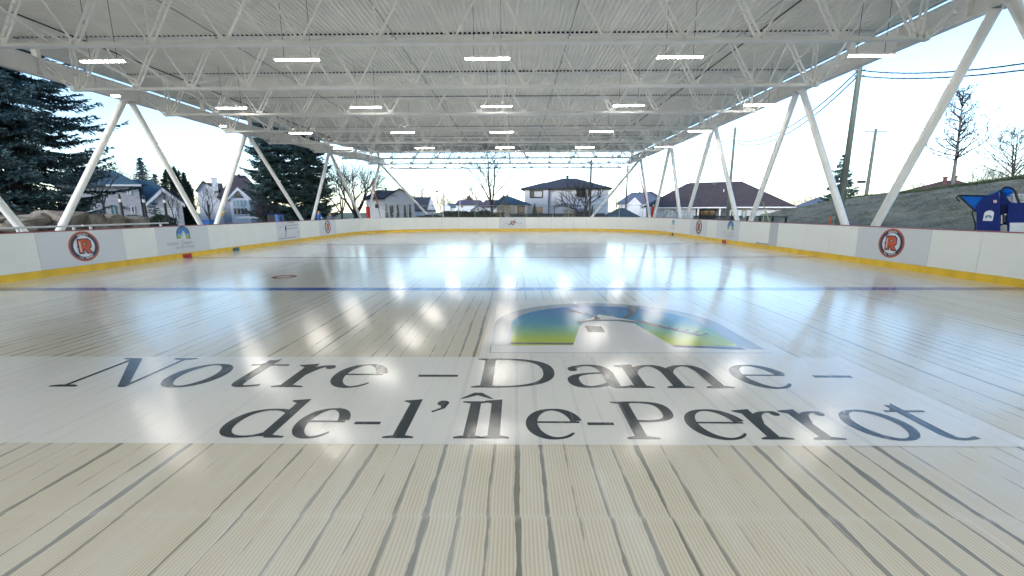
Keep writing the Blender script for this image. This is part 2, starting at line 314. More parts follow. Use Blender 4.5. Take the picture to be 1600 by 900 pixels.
# ------------------------------------------------------------------ mesh helpers
class MB:
    def __init__(s): s.v = []; s.f = []; s.m = []; s.k = 0
    def face(s, pts, k=None):
        i = len(s.v); s.v += [tuple(p) for p in pts]; s.f.append(tuple(range(i, i+len(pts)))); s.m.append(s.k if k is None else k)
    def add(s, vs, fs, k=None):
        i = len(s.v); s.v += [tuple(p) for p in vs]; k = s.k if k is None else k
        for f in fs: s.f.append(tuple(a+i for a in f)); s.m.append(k)
    def box(s, a, b, k=None):
        x0, y0, z0 = a; x1, y1, z1 = b
        s.add([(x0,y0,z0),(x1,y0,z0),(x1,y1,z0),(x0,y1,z0),(x0,y0,z1),(x1,y0,z1),(x1,y1,z1),(x0,y1,z1)],
              [(0,3,2,1),(4,5,6,7),(0,1,5,4),(1,2,6,5),(2,3,7,6),(3,0,4,7)], k)
    def bar(s, a, b, w, h, upv=(0,0,1), k=None):
        a = V(a); b = V(b); d = (b-a).normalized(); sd_ = d.cross(V(upv))
        if sd_.length < 1e-4: sd_ = d.cross(V((0,1,0)))
        sd_.normalize(); u = sd_.cross(d)
        q = [sd_*(w/2)*i+u*(h/2)*j for i, j in ((-1,-1),(1,-1),(1,1),(-1,1))]
        s.add([a+c for c in q]+[b+c for c in q], [(0,3,2,1),(4,5,6,7),(0,1,5,4),(1,2,6,5),(2,3,7,6),(3,0,4,7)], k)
    def tube(s, a, b, r0, r1=None, n=8, caps=True, k=None):
        r1 = r0 if r1 is None else r1; a = V(a); b = V(b); d = b-a
        if d.length < 1e-6: return
        d.normalize(); x = d.orthogonal().normalized(); y = d.cross(x)
        vs = [a+(x*cos(2*pi*i/n)+y*sin(2*pi*i/n))*r0 for i in range(n)]+[b+(x*cos(2*pi*i/n)+y*sin(2*pi*i/n))*r1 for i in range(n)]
        fs = [(i, (i+1) % n, (i+1) % n+n, i+n) for i in range(n)]
        if caps: fs += [tuple(range(n-1, -1, -1)), tuple(range(n, 2*n))]
        s.add(vs, fs, k)
    def path(s, pts, r, n=6, k=None):
        for i in range(len(pts)-1):
            ra = r[i] if isinstance(r, list) else r; rb = r[i+1] if isinstance(r, list) else r
            s.tube(pts[i], pts[i+1], ra, rb, n, k=k)
    def ball(s, c, rx, ry, rz, n=10, m=7, k=None, fn=None):
        vs = []; fs = []
        for j in range(m+1):
            t = pi*j/m
            for i in range(n):
                p = V((rx*sin(t)*cos(2*pi*i/n), ry*sin(t)*sin(2*pi*i/n), rz*cos(t)))
                if fn: p = fn(p)
                vs.append(V(c)+p)
        for j in range(m):
            for i in range(n): fs.append((j*n+i, (j+1)*n+i, (j+1)*n+(i+1) % n, j*n+(i+1) % n))
        s.add(vs, fs, k)
    def prism(s, poly, a, b, k=None):      # poly: list of 3D points, extruded by vector b-a
        d = V(b)-V(a); n = len(poly); P = [V(p) for p in poly]
        s.add(P+[p+d for p in P], [tuple(range(n-1, -1, -1)), tuple(range(n, 2*n))]+[(i, (i+1) % n, (i+1) % n+n, i+n) for i in range(n)], k)
    def build(s, name, mats, parent=None, smooth=False, bevel=0):
        me = bpy.data.meshes.new(name); me.from_pydata(s.v, [], s.f)
        if not isinstance(mats, (list, tuple)): mats = [mats]
        for m_ in mats: me.materials.append(m_)
        if len(mats) > 1: me.polygons.foreach_set('material_index', s.m)
        if smooth:
            bm = bmesh.new(); bm.from_mesh(me); bmesh.ops.remove_doubles(bm, verts=bm.verts, dist=1e-5)
            for e in bm.edges:
                if len(e.link_faces) == 2 and e.calc_face_angle(0) > .7: e.smooth = False
            for f in bm.faces: f.smooth = True
            bm.to_mesh(me); bm.free()
        me.update()
        o = bpy.data.objects.new(name, me); C.objects.link(o)
        if parent:
            o.parent = parent
            p = V((0, 0, 0)); q = parent
            while q: p += q.location; q = q.parent
            me.transform(Matrix.Translation(-p))
        if bevel:
            bv = o.modifiers.new('bevel', 'BEVEL'); bv.width = bevel; bv.segments = 2; bv.limit_method = 'ANGLE'
        return o
def thing(name, label, cat, loc=(0,0,0), group=None):
    o = bpy.data.objects.new(name, None); C.objects.link(o); o.location = loc; o.empty_display_size = .2
    o['label'] = label; o['category'] = cat
    if group: o['group'] = group
    return o
def tag(o, label, cat, group=None):
    o['label'] = label; o['category'] = cat
    if group: o['group'] = group
    return o
def struct(o, kind='structure'): o['kind'] = kind; return o
def copy_tree(o, parent=None):
    c = o.copy(); C.objects.link(c); c.parent = parent
    for ch in o.children: copy_tree(ch, c)
    return c

# ------------------------------------------------------------------ ground and ice
b = MB(); b.box((-900, -600, -.6), (900, 1400, -.06)); struct(b.build('ground', mt['grass']))
b = MB(); b.box((-24.5, -22, -.056), (18, 58, -.012)); struct(b.build('concrete_apron', mt['concrete']))
b = MB(); b.box((-60, 72, -.056), (60, 78, -.05)); struct(b.build('road', mt['asphalt']))

XL, XR, YF, CR = -14.878, 13.195, 44.25, 8.0
YN = -17.0
def outline(off=0, step=.25):
    """closed board line, list of (point, inward normal, s)"""
    segs = []
    L = YF-CR-(YN+CR)
    def P_(s):
        A = CR*pi/2; Wd = (XR-XL)-2*CR
        if s < L: return V((XL, YN+CR+s, 0)), V((1, 0, 0))
        s -= L
        if s < A: a = s/CR; return V((XL+CR-CR*cos(a), YF-CR+CR*sin(a), 0)), V((cos(a), -sin(a), 0))
        s -= A
        if s < Wd: return V((XL+CR+s, YF, 0)), V((0, -1, 0))
        s -= Wd
        if s < A: a = s/CR; return V((XR-CR+CR*sin(a), YF-CR+CR*cos(a), 0)), V((-sin(a), -cos(a), 0))
        s -= A
        if s < L: return V((XR, YF-CR-s, 0)), V((-1, 0, 0))
        s -= L
        if s < A: a = s/CR; return V((XR-CR+CR*cos(a), YN+CR-CR*sin(a), 0)), V((-cos(a), sin(a), 0))
        s -= A
        if s < Wd: return V((XR-CR-s, YN, 0)), V((0, 1, 0))
        s -= Wd
        a = s/CR; return V((XL+CR-CR*sin(a), YN+CR-CR*cos(a), 0)), V((sin(a), cos(a), 0))
    tot = 2*L+2*pi*CR+2*((XR-XL)-2*CR)
    return P_, tot, L
PS, STOT, SL = outline()
SA = CR*pi/2; SW = (XR-XL)-2*CR
ring = []
ns = 260
for i in range(ns): ring.append(PS(STOT*i/ns)[0])
b = MB(); b.face([(p.x, p.y, 0) for p in reversed(ring)]); ice = struct(b.build('ice_surface', mt['ice']))

# ------------------------------------------------------------------ flat artwork helper
class Art:
    """flat printed artwork: u right, v up, n towards the viewer; layers stacked by a fraction of a millimetre"""
    def __init__(s, o, u, v, n, step=.0012): s.o, s.u, s.v, s.n = V(o), V(u), V(v), V(n); s.mb = MB(); s.l = 0; s.step = step; s.mats = []
    def mi(s, mat):
        if mat not in s.mats: s.mats.append(mat)
        return s.mats.index(mat)
    def P(s, x, y): return s.o+s.u*x+s.v*y+s.n*(s.l*s.step)
    def poly(s, pts, mat, holes=()):
        loops = [[V((x, y, 0)) for x, y in pts]]+[[V((x, y, 0)) for x, y in h] for h in holes]
        flat = [p for lp in loops for p in lp]
        k = s.mi(mat)
        for t in tessellate_polygon(loops):
            q = [flat[i] for i in t]
            if (q[1]-q[0]).cross(q[2]-q[0]).z < 0: q.reverse()
            s.mb.face([s.P(p.x, p.y) for p in q], k)
        s.l += 1
    def ribbon(s, pts, wfun, mat, up=True):
        k = s.mi(mat); n = len(pts); Ls = []; Rs = []
        for i in range(n):
            a = pts[max(0, i-1)]; c = pts[min(n-1, i+1)]; dx, dy = c[0]-a[0], c[1]-a[1]; d = math.hypot(dx, dy) or 1
            dx /= d; dy /= d; w = wfun(i/(n-1) if n > 1 else 0, dx, dy)/2
            Ls.append((pts[i][0]-dy*w, pts[i][1]+dx*w)); Rs.append((pts[i][0]+dy*w, pts[i][1]-dx*w))
        for i in range(n-1):
            s.mb.face([s.P(*Rs[i]), s.P(*Rs[i+1]), s.P(*Ls[i+1]), s.P(*Ls[i])], k)
        if up: s.l += 1
    def disc(s, cx, cy, r, mat, ry=None, n=48):
        s.poly([(cx+r*cos(2*pi*i/n), cy+(ry or r)*sin(2*pi*i/n)) for i in range(n)], mat)
    def rect(s, x0, y0, x1, y1, mat): s.poly([(x0, y0), (x1, y0), (x1, y1), (x0, y1)], mat)
    def build(s, name, parent=None): return s.mb.build(name, s.mats, parent)

def bez(p0, p1, p2, p3, n=14):
    out = []
    for i in range(n+1):
        t = i/n; a = (1-t)**3; b_ = 3*(1-t)**2*t; c = 3*(1-t)*t*t; d = t**3
        out.append((a*p0[0]+b_*p1[0]+c*p2[0]+d*p3[0], a*p0[1]+b_*p1[1]+c*p2[1]+d*p3[1]))
    return out
TH, TN, XH, ASC = .150, .050, .76, 1.05
def glyph(ch, w):
    """serif glyph, cap height 1, as list of ('r',pts,mode) ribbons / ('p',pts) polygons; w = advance box width"""
    g = []
    R = lambda pts, mode='c': g.append(('r', pts, mode))
    Pg = lambda pts: g.append(('p', pts))
    def serif(x, y, l_, r_, h=.035):
        up_ = 1 if y < .01 else -1
        Pg([(x-l_, y), (x+r_, y), (x+r_, y+up_*h), (x+TH*.5+.02, y+up_*(h+.03)), (x-TH*.5-.02, y+up_*(h+.03)), (x-l_, y+up_*h)] if up_ > 0 else
           [(x-l_, y), (x-l_, y-h), (x-TH*.5-.02, y-h-.03), (x+TH*.5+.02, y-h-.03), (x+r_, y-h), (x+r_, y)])
    def stem(x, y0, y1, t=TH): Pg([(x-t/2, y0), (x+t/2, y0), (x+t/2, y1), (x-t/2, y1)])
    def flag(x, y): Pg([(x-TH/2-.1, y-.03), (x-TH/2-.1, y-.06), (x-TH/2, y-.12), (x+TH/2, y-.12), (x+TH/2, y+.015)])
    def ell(cx, cy_2, rx, ry, a0, a1, n=30): return [(cx+rx*cos(radians(a0+(a1-a0)*i/n)), cy_2+ry*sin(radians(a0+(a1-a0)*i/n))) for i in range(n+1)]
    if ch == 'N':
        stem(.17, 0, 1, .055); stem(w-.17, .0, 1, .055); serif(.17, 0, .17, .17); serif(w-.17, 1, .17, .17)
        Pg([(.02, 1), (.02, .965), (.14, .94), (.24, 1)]); Pg([(.10, 1), (.27, 1), (w-.13, .03), (w-.15, -.01), (w-.23, -.01)])
    elif ch == 'D':
        x = .21; stem(x, 0, 1); serif(x, 0, .18, .10); serif(x, 1, .18, .10)
        R(bez((x, .978), (w*.62, .99), (w-.08, .90), (w-.085, .5), 18)+bez((w-.085, .5), (w-.08, .10), (w*.62, .01), (x, .022), 18)[1:])
    elif ch == 'P':
        x = .21; stem(x, 0, 1); serif(x, 0, .18, .22); serif(x, 1, .18, .10)
        R(bez((x, .978), (w*.75, 1.0), (w-.07, .93), (w-.075, .70), 14)+bez((w-.075, .70), (w-.07, .47), (w*.7, .42), (x+.05, .44), 14)[1:])
    elif ch == 'I':
        x = w/2; stem(x, 0, 1); serif(x, 0, .19, .19); serif(x, 1, .19, .19)
    elif ch == 'Î':
        g += glyph('I', w); x = w/2; Pg([(x-.25, 1.08), (x-.2, 1.08), (x, 1.2), (x+.2, 1.08), (x+.25, 1.08), (x+.06, 1.29), (x-.06, 1.29)])
    elif ch == 'o': R(ell(w/2, XH/2, w/2-TH/2+.01, XH/2-TN/2+.015, 90, 450), 'o')
    elif ch == 'e':
        a = ell(w/2, XH/2, w/2-TH/2+.01, XH/2-TN/2+.015, 8, 320, 34); R(a, 'e')
        Pg([(.12, XH*.5), (w-.03, XH*.5), (w-.03, XH*.5+.045), (.12, XH*.5+.045)])
    elif ch == 't':
        x = .22; R([(x, .92), (x, .2)]+bez((x, .2), (x, .0), (x+.12, -.0), (w-.02, .07), 10)[1:])
        Pg([(0, XH-.05), (w-.02, XH-.05), (w-.02, XH), (0, XH)]); Pg([(x-TH/2, XH-.02), (x-.16, XH-.04), (x+TH/2, .98), (x+TH/2, XH-.02)])
    elif ch == 'r':
        x = .24; stem(x, 0, XH-.05); serif(x, 0, .17, .22); flag(x, XH+.01)
        R(bez((x+.02, .42), (x+.08, .62), (x+.18, XH-.02), (w-.07, XH-.075), 12)); g.append(('p', [(w-.10+.065*cos(t*pi/6), XH-.11+.065*sin(t*pi/6)) for t in range(12)]))
    elif ch == 'm':
        p = (w-.30)/2; xs = [.20, .20+p-.02, .20+2*p-.04]
        stem(xs[0], 0, XH-.05); flag(xs[0], XH+.01)
        for i, x in enumerate(xs): serif(x, 0, .16, .16 if i < 2 else .18)
        for i in (0, 1):
            R(bez((xs[i]+.02, .50), (xs[i]+.12, XH+.0), (xs[i+1]-.02, XH+.10), (xs[i+1], .46), 16)); stem(xs[i+1], 0, .48)
    elif ch == 'a':
        x = w-.24; stem(x, .10, .50)
        R(bez((.10, XH-.16), (.16, XH), (x-.02, XH+.10), (x, .44), 16)); g.append(('p', [(.115+.065*cos(t*pi/6), XH-.17+.065*sin(t*pi/6)) for t in range(12)]))
        R(bez((x, .47), (.16, .46), (.06, .36), (.085, .19), 12)+bez((.085, .19), (.11, -.02), (.34, -.02), (x, .16), 12)[1:])
        R(bez((x, .14), (x, .01), (x+.09, -.01), (w-.01, .06), 8))
    elif ch == 'd':
        x = w-.22; stem(x, .03, ASC-.02); flag(x, ASC); Pg([(x, 0), (x+.24, 0), (x+.24, .035), (x+.07, .07), (x-.02, .12)])
        R(bez((x, XH-.13), (x-.16, XH+.03), (.09, XH+.03), (.085, XH*.46), 16)+bez((.085, XH*.46), (.09, -.05), (x-.17, -.04), (x, .13), 16)[1:])
    elif ch == 'l':
        x = w/2+.01; stem(x, 0, ASC-.03); serif(x, 0, .19, .19); flag(x, ASC)
    elif ch == '’':
        g.append(('p', [(w*.45+.085*cos(t*pi/8), .94+.085*sin(t*pi/8)) for t in range(16)])); Pg([(w*.45+.085, .94), (w*.45+.05, .78), (w*.45-.10, .66), (w*.45-.13, .69), (w*.45-.01, .80), (w*.45-.02, .87)])
    elif ch == '-': Pg([(0, .33), (w, .33), (w, .40), (0, .40)])
    return g
def put_glyph(art, ch, x, y, w, cap, mat):
    art.l = 0
    for it in glyph(ch, w/cap):
        if it[0] == 'p': art.poly([(x+p[0]*cap, y+p[1]*cap) for p in it[1]], mat)
        else:
            f = lambda t, dx, dy: cap*(TN+(TH*1.02-TN)*abs(dy*.97-dx*.10)**1.5)
            if it[2] == 'e': f = lambda t, dx, dy: cap*(TN+(TH*1.05-TN)*abs(dy*.97-dx*.10)**1.5)*(1 if t < .85 else 1-.75*(t-.85)/.15)
            art.ribbon([(x+p[0]*cap, y+p[1]*cap) for p in it[1]], f, mat)
# measured letter boxes: char, left, width   (metres on the ice)
LINE1 = [('N', -5.47, 1.05), ('o', -4.30, .66), ('t', -3.52, .52), ('r', -2.93, .60), ('e', -2.26, .62), ('-', -1.22, .49), ('D', -.56, 1.04), ('a', .60, .76), ('m', 1.24, 1.22), ('e', 2.66, .66), ('-', 3.62, .46)]
LINE2 = [('d', -2.80, .68), ('e', -2.11, .47), ('-', -1.56, .25), ('l', -1.25, .34), ('’', -.87, .2), ('Î', -.60, .33), ('l', -.40, .36), ('e', .09, .53), ('-', .67, .25), ('P', .96, .60), ('e', 1.62, .56), ('r', 2.12, .52), ('r', 2.58, .50), ('o', 3.13, .57), ('t', 3.70, .42)]
def wordmark(art, sc, x0, y0, mat):
    """the two-line town name; origin = baseline of line 2"""
    for ch, x, w in LINE1: put_glyph(art, ch, x0+x*sc, y0+1.085*sc, w*sc, .955*sc, mat)
    for ch, x, w in LINE2: put_glyph(art, ch, x0+x*sc, y0, w*sc, .735*sc, mat)
def windmill(art, sc, x0, y0, m_border, m_sky, m_white, m_grey, m_mid=None, m_low=None):
    T = lambda pts: [(x0+(px-1.62)*sc, y0+(py-5.7)*sc) for px, py in pts]
    def arch(i, base): 
        L_, R_, top, sh = -.40+i, 3.62-i, 8.94-i, 7.2
        c = (L_+R_)/2; rx = (R_-L_)/2
        return [(L_, base), (R_, base-.0)]+[(c+rx*cos(pi*k/28), sh+(top-sh)*sin(pi*k/28)) for k in range(29)]
    art.poly(T(arch(0, 5.66)), m_border)
    if m_mid:
        art.poly(T(arch(.22, 5.95)), m_sky)
        art.poly(T([(-.18, 5.95), (3.40, 5.95), (3.40, 7.15), (-.18, 7.15)]), m_mid)
        art.poly(T([(-.18, 5.95), (3.40, 5.95), (3.40, 6.65), (-.18, 6.65)]), m_low)
    else: art.poly(T(arch(.30, 6.0)), m_sky)
    # ground sweep
    art.poly(T([(-.38, 5.68)]+[(-.38+4.0*k/12, 5.98+.10*sin(pi*k/12)-.16*k/12) for k in range(13)]+[(3.62, 5.68)]), m_white)
    art.poly(T([(-.10, 6.06), (1.4, 6.02), (2.6, 5.90), (3.35, 5.80), (3.3, 5.90), (2.5, 6.0), (1.4, 6.12), (-.10, 6.14)]), m_grey)
    art.poly(T([(.84, 5.98), (2.36, 5.84), (2.16, 7.0), (2.12, 7.25), (1.85, 7.42), (1.45, 7.42), (1.20, 7.28), (1.10, 7.05)]), m_white)
    art.poly(T([(1.08, 7.30), (1.30, 7.50), (1.62, 7.92), (1.95, 7.62), (2.3, 7.34), (2.2, 7.30), (1.86, 7.46), (1.45, 7.47)]), m_white)
    art.poly(T([(1.10, 7.27), (1.45, 7.44), (1.86, 7.43), (2.26, 7.28), (2.3, 7.36), (1.9, 7.52), (1.42, 7.53), (1.08, 7.36)]), m_grey)
    art.poly(T([(1.19, 6.70), (1.48, 6.70), (1.48, 7.07), (1.19, 7.07)]), m_grey)
    art.poly(T([(1.98, 7.62), (2.16, 7.70), (2.62, 8.60), (2.36, 8.68), (2.22, 8.0)]), m_grey)
    art.poly(T([(1.44, 7.52), (1.58, 7.56), (1.52, 7.86)]), m_grey)
    art.poly(T([(1.50, 7.80), (1.44, 7.88), (1.10, 8.28), (1.04, 8.22)]), m_grey)
    art.poly(T([(2.18, 7.34), (2.30, 7.42), (2.62, 7.02), (3.02, 6.52), (2.94, 6.46), (2.48, 7.0)]), m_grey)
    for k in range(6):
        t = k/5; ax, ay = 2.45+.55*t, 7.05-.55*t
        art.poly(T([(ax, ay), (ax+.16, ay+.12), (ax+.14, ay+.15), (ax-.02, ay+.03)]), m_grey)

# frozen-in graphics ------------------------------------------------
def ice_art(z): return Art((0, 0, z), (1, 0, 0), (0, 1, 0), (0, 0, 1), .00025)
lg = thing('ice_wordmark', 'large charcoal two-line town name on a white film frozen into the ice', 'ice graphic')
a = ice_art(.003); a.rect(-7.6, 3.29, 4.46, 5.49, mt['ice_sheet']); a.build('white_film', lg)
for ln, y0, cap in ((LINE1, 4.47, .955), (LINE2, 3.385, .735)):
    for ch, x, w in ln: a = ice_art(.0045); put_glyph(a, ch, x, y0, w, cap, mt['ice_text']); a.build('letter', lg)
wm = thing('ice_windmill_emblem', 'large arched windmill picture with blue sky and green meadow frozen into the ice', 'ice graphic', (1.6, 7, 0))
a = ice_art(.003); a.rect(-.53, 5.495, 3.86, 9.16, mt['ice_sheet']); a.build('white_film', wm)
a = ice_art(.0045); windmill(a, 1, 1.62, 5.7, mt['ice_border'], mt['ice_grad'], mt['ice_white'], mt['ice_grey']); a.build('windmill_picture', wm)
def line(name, y0, y1, mat):
    b_ = MB(); b_.face([(XL+.012, y0, .0022), (XR-.012, y0, .0022), (XR-.012, y1, .0022), (XL+.012, y1, .0022)]); return struct(b_.build(name, mat))
line('blue_line', 10.48, 10.87, mt['ice_blue'])
line('centre_line', 18.17, 18.42, mt['ice_red'])
line('blue_line', 25.75, 26.05, mt['ice_blue'])
b = MB(); b.face([(XL+1.3, 40.8, .0022), (XR-1.3, 40.8, .0022), (XR-1.3, 40.86, .0022), (XL+1.3, 40.86, .0022)]); struct(b.build('goal_line', mt['ice_red']))
a = ice_art(.0024)
N_ = 48; a.poly([(-7.32+.36*cos(2*pi*i/N_), 12.77+.36*sin(2*pi*i/N_)) for i in range(N_)], mt['ice_red'], holes=[[(-7.32+.22*cos(2*pi*i/N_), 12.77+.22*sin(2*pi*i/N_)) for i in range(N_)]])
struct(a.build('faceoff_spot'))

# ------------------------------------------------------------------ rink boards
HB = 1.43
rb = thing('rink_boards', 'cream hockey boards with yellow kick plate around the whole ice sheet', 'rink boards')
def sy(Y, side):   # arc length for a Y on the left/right wall
    return Y-(YN+CR) if side < 0 else SL+2*SA+SW+(YF-CR-Y)
seamsL = [12.68, 14.24, 15.55, 16.98, 19.9, 21.33, 22.81, 24.2, 25.68, 28.42, 29.9, 31.29, 34.18, 35.6]
seamsR = [39.12, 36.34, 34.2, 32.06, 29.17, 27.77, 24.92, 23.82, 23.07, 21.97, 21.27, 19.17, 17.69, 16.28, 13.41, 11.96]
cuts = []
y = 12.68-2.44
while y > YN+CR: cuts.append(sy(y, -1)); y -= 2.44
cuts += [sy(v, -1) for v in seamsL]
s_ = SL+.9
while s_ < SL+SA-.6: cuts.append(s_); s_ += 1.32
for x in [-6.21, -4.45, -3.16, -1.88, .89, 2.3, 3.65, 5.0]: cuts.append(SL+SA+(x-(XL+CR)))
s_ = SL+SA+SW+.8
while s_ < SL+2*SA+SW-2.2: cuts.append(s_); s_ += 1.32
cuts += [sy(v, 1) for v in seamsR if v < 36.3]
y = 11.96-2.44
while y > YN+CR: cuts.append(sy(y, 1)); y -= 2.44
s_ = 2*SL+2*SA+SW
while s_ < STOT-1: cuts.append(s_); s_ += 2.4
cuts = sorted(set(round(c, 4) for c in cuts if 0 <= c < STOT))
adspans = [(sy(12.68, -1), sy(15.55, -1), 'board_ad'), (sy(16.98, -1), sy(19.9, -1), 'board_ad'), (sy(25.68, -1), sy(28.42, -1), 'board_ad'), (sy(31.29, -1), sy(34.18, -1), 'board_ad'),
           (SL+SA+(-1.88-(XL+CR)), SL+SA+(.89-(XL+CR)), 'board_ad'), (sy(16.28, 1), sy(13.41, 1), 'board_ad'), (sy(27.77, 1), sy(24.92, 1), 'board_ad'), (sy(32.06, 1), sy(29.17, 1), 'board_ad'),
           (sy(21.97, 1), sy(21.27, 1), 'board_grey')]
def board_strip(s0, s1, z0, z1, t0, t1):
    """solid strip following the boards between arc lengths; t0 front offset (inward +), t1 back offset"""
    mb = MB(); n = max(1, int((s1-s0)/.35)) if (s1 > SL and s0 < SL+2*SA+SW) or s1 > 2*SL+2*SA+SW else 1
    row = []
    for i in range(n+1):
        s = s0+(s1-s0)*i/n; p, nm = PS(min(s, STOT-1e-6)); row.append((p+nm*t0, p-nm*t1))
    vs = []
    for f, k in row: vs += [(f.x, f.y, z0), (f.x, f.y, z1), (k.x, k.y, z1), (k.x, k.y, z0)]
    fs = []
    for i in range(n):
        q = 4*i
        for j in range(4): fs.append((q+j, q+(j+1) % 4, q+4+(j+1) % 4, q+4+j))
    fs += [(0, 3, 2, 1), (4*n, 4*n+1, 4*n+2, 4*n+3)]
    mb.add(vs, fs); return mb
g_ = .005
for i, c0 in enumerate(cuts):
    c1 = cuts[i+1] if i+1 < len(cuts) else STOT+cuts[0]
    mid = (c0+c1)/2; mk = 'board'
    for a0, a1, k in adspans:
        if a0 < mid < a1: mk = k
    if c1 > STOT: c1 = STOT
    p = board_strip(c0+g_, c1-g_, .225, 1.395, 0, .03).build('board_panel', mt[mk], rb)
    if mk != 'board': p['label'] = 'pale lilac advertising panel in the cream boards' if mk == 'board_ad' else 'narrow grey panel in the cream boards'
    board_strip(c0+g_*.6, c1-g_*.6, -.01, .22, .012, .03).build('kick_plate', mt['kick2'] if 112 < mid < 122 else mt['kick'], rb)
if cuts[0] > 0: board_strip(0, cuts[0]-g_, .225, 1.395, 0, .03).build('board_panel', mt['board'], rb); board_strip(0, cuts[0], -.01, .22, .012, .03).build('kick_plate', mt['kick'], rb)
board_strip(0, STOT, 0, 1.38, -.032, .09).build('board_backing', mt['blacksteel'], rb)
board_strip(0, SL+.5, 1.397, 1.43, .012, .10).build('top_rail', mt['cap'], rb)
board_strip(SL+.5, SL+2*SA+SW-3, 1.397, 1.43, .012, .10).build('top_rail', mt['capw'], rb)
board_strip(SL+2*SA+SW-3, STOT, 1.397, 1.43, .012, .10).build('top_rail', mt['cap'], rb)
# lower threshold plate of the gate on the right
b = MB(); b.box((XR-.03, 21.95, .24), (XR-.004, 23.05, .30)); b.build('gate_sill', mt['galv'], rb)

def wall_art(side, Yc, zc):
    if side < 0: return Art((XL+.002, Yc, zc), (0, 1, 0), (0, 0, 1), (1, 0, 0), .0006)
    return Art((XR-.002, Yc, zc), (0, -1, 0), (0, 0, 1), (-1, 0, 0), .0006)
SANS = {'H': [[(0,0),(0,1)],[(1,0),(1,1)],[(0,.5),(1,.5)]], 'O': [[(0,0),(0,1),(1,1),(1,0),(0,0)]], 'C': [[(1,1),(0,1),(0,0),(1,0)]], 'K': [[(0,0),(0,1)],[(1,1),(0,.5),(1,0)]],
        'E': [[(1,1),(0,1),(0,0),(1,0)],[(0,.5),(.8,.5)]], 'Y': [[(0,1),(.5,.5),(1,1)],[(.5,.5),(.5,0)]], 'Î': [[(.5,0),(.5,1)],[(.2,1.15),(.5,1.4),(.8,1.15)]], 'L': [[(0,1),(0,0),(1,0)]],
        'P': [[(0,0),(0,1),(1,1),(1,.5),(0,.5)]], 'R': [[(0,0),(0,1),(1,1),(1,.5),(0,.5)],[(.4,.5),(1,0)]], 'T': [[(0,1),(1,1)],[(.5,1),(.5,0)]]}
def arc_text(art, txt, r, h, a_mid, top, mat):
    n = len(txt); st = h*.95/r; l0 = art.l
    for i, ch in enumerate(txt):
        art.l = l0+(i % 2)*6
        if ch == ' ': continue
        k = i-(n-1)/2
        a_ = a_mid-k*st if top else a_mid+k*st
        ux, uy = (sin(a_), -cos(a_)) if top else (-sin(a_), cos(a_)); vx, vy = (cos(a_), sin(a_)) if top else (-cos(a_), -sin(a_))
        for pl in SANS[ch]:
            pts = [(cos(a_)*r+ux*(p[0]-.5)*h*.62+vx*(p[1]-.5)*h, sin(a_)*r+uy*(p[0]-.5)*h*.62+vy*(p[1]-.5)*h) for p in pl]
            for q in range(len(pts)-1): art.ribbon([pts[q], pts[q+1]], lambda t, dx, dy: h*.22, mat)
def crest(side, Yc):
    a = wall_art(side, Yc, .862); r = .507
    a.disc(0, 0, r+.015, mt['pink']); a.disc(0, 0, r, mt['ring']); a.disc(0, 0, r*.88, mt['navy']); a.disc(0, 0, r*.70, mt['whiteink'])
    arc_text(a, 'HOCKEY', r*.785, .062, pi/2, True, mt['whiteink']); arc_text(a, 'ÎLE PERROT', r*.785, .055, -pi/2+.04, False, mt['whiteink'])
    a.l += 6
    stem_ = [(-.135, .24), (-.135, -.22)]; bowl = [(-.16, .185), (.10, .185), (.145, .14), (.145, -.0), (.06, -.045), (-.06, -.045)]; leg = [(.03, -.03), (.165, -.22)]
    for k, mat in ((.06, mt['navy']), (0, mt['orange'])):
        a.ribbon([(-.135, .24+k/2), (-.125, -.22-k/2)], lambda t, dx, dy: .125+k, mat)
        a.poly([(-.20-k/2, .24+k/2), (.11+k/2, .24+k/2), (.205+k/2, .165+k/3), (.205+k/2, .0-k/2), (.13+k/2, -.075-k/3), (-.1, -.085-k/2)], mat, holes=[[(-.045+k/3, .13-k/3), (.065-k/3, .13-k/3), (.065-k/3, .04+k/3), (-.045+k/3, .04+k/3)]])
        a.poly([(-.03-k/2, -.06), (.11+k/2, -.06), (.235+k*.7, -.23-k/2), (.085-k/2, -.23-k/2)], mat)
    a.ribbon([(-.155, .17), (-.145, -.17)], lambda t, dx, dy: .055, mt['pink'])
    a.poly([(-.27, .0), (-.205, .05), (-.205, -.04)], mt['navy'])
    o = a.build('crest_emblem', rb); o['label'] = 'round orange and navy hockey crest with a block letter R'
crest(-1, 14.08); crest(1, 14.80); crest(1, 30.5); crest(-1, 32.7)
def town_panel(side, Yc, sc=.155, dim=False):
    a = wall_art(side, Yc, .93)
    windmill(a, .185, 0.10, -.13, mt['navy'], mt['skyink'], mt['whiteink'], mt['greyink'], mt['tealink'], mt['grassink'])
    wordmark(a, sc, .02, -.50, mt['paleink'] if dim else mt['greyink'])
    o = a.build('town_emblem', rb); o['label'] = 'windmill emblem above the grey town name on a board panel'
town_panel(-1, 18.3); town_panel(1, 26.1, dim=True)
# third town panel near the far right corner, smaller
a = wall_art(1, 35.6, .93); windmill(a, .15, .1, -.10, mt['tealink'], mt['skyink'], mt['whiteink'], mt['greyink'], mt['tealink'], mt['grassink']); wordmark(a, .12, 0, -.46, mt['paleink']); a.build('town_emblem', rb)
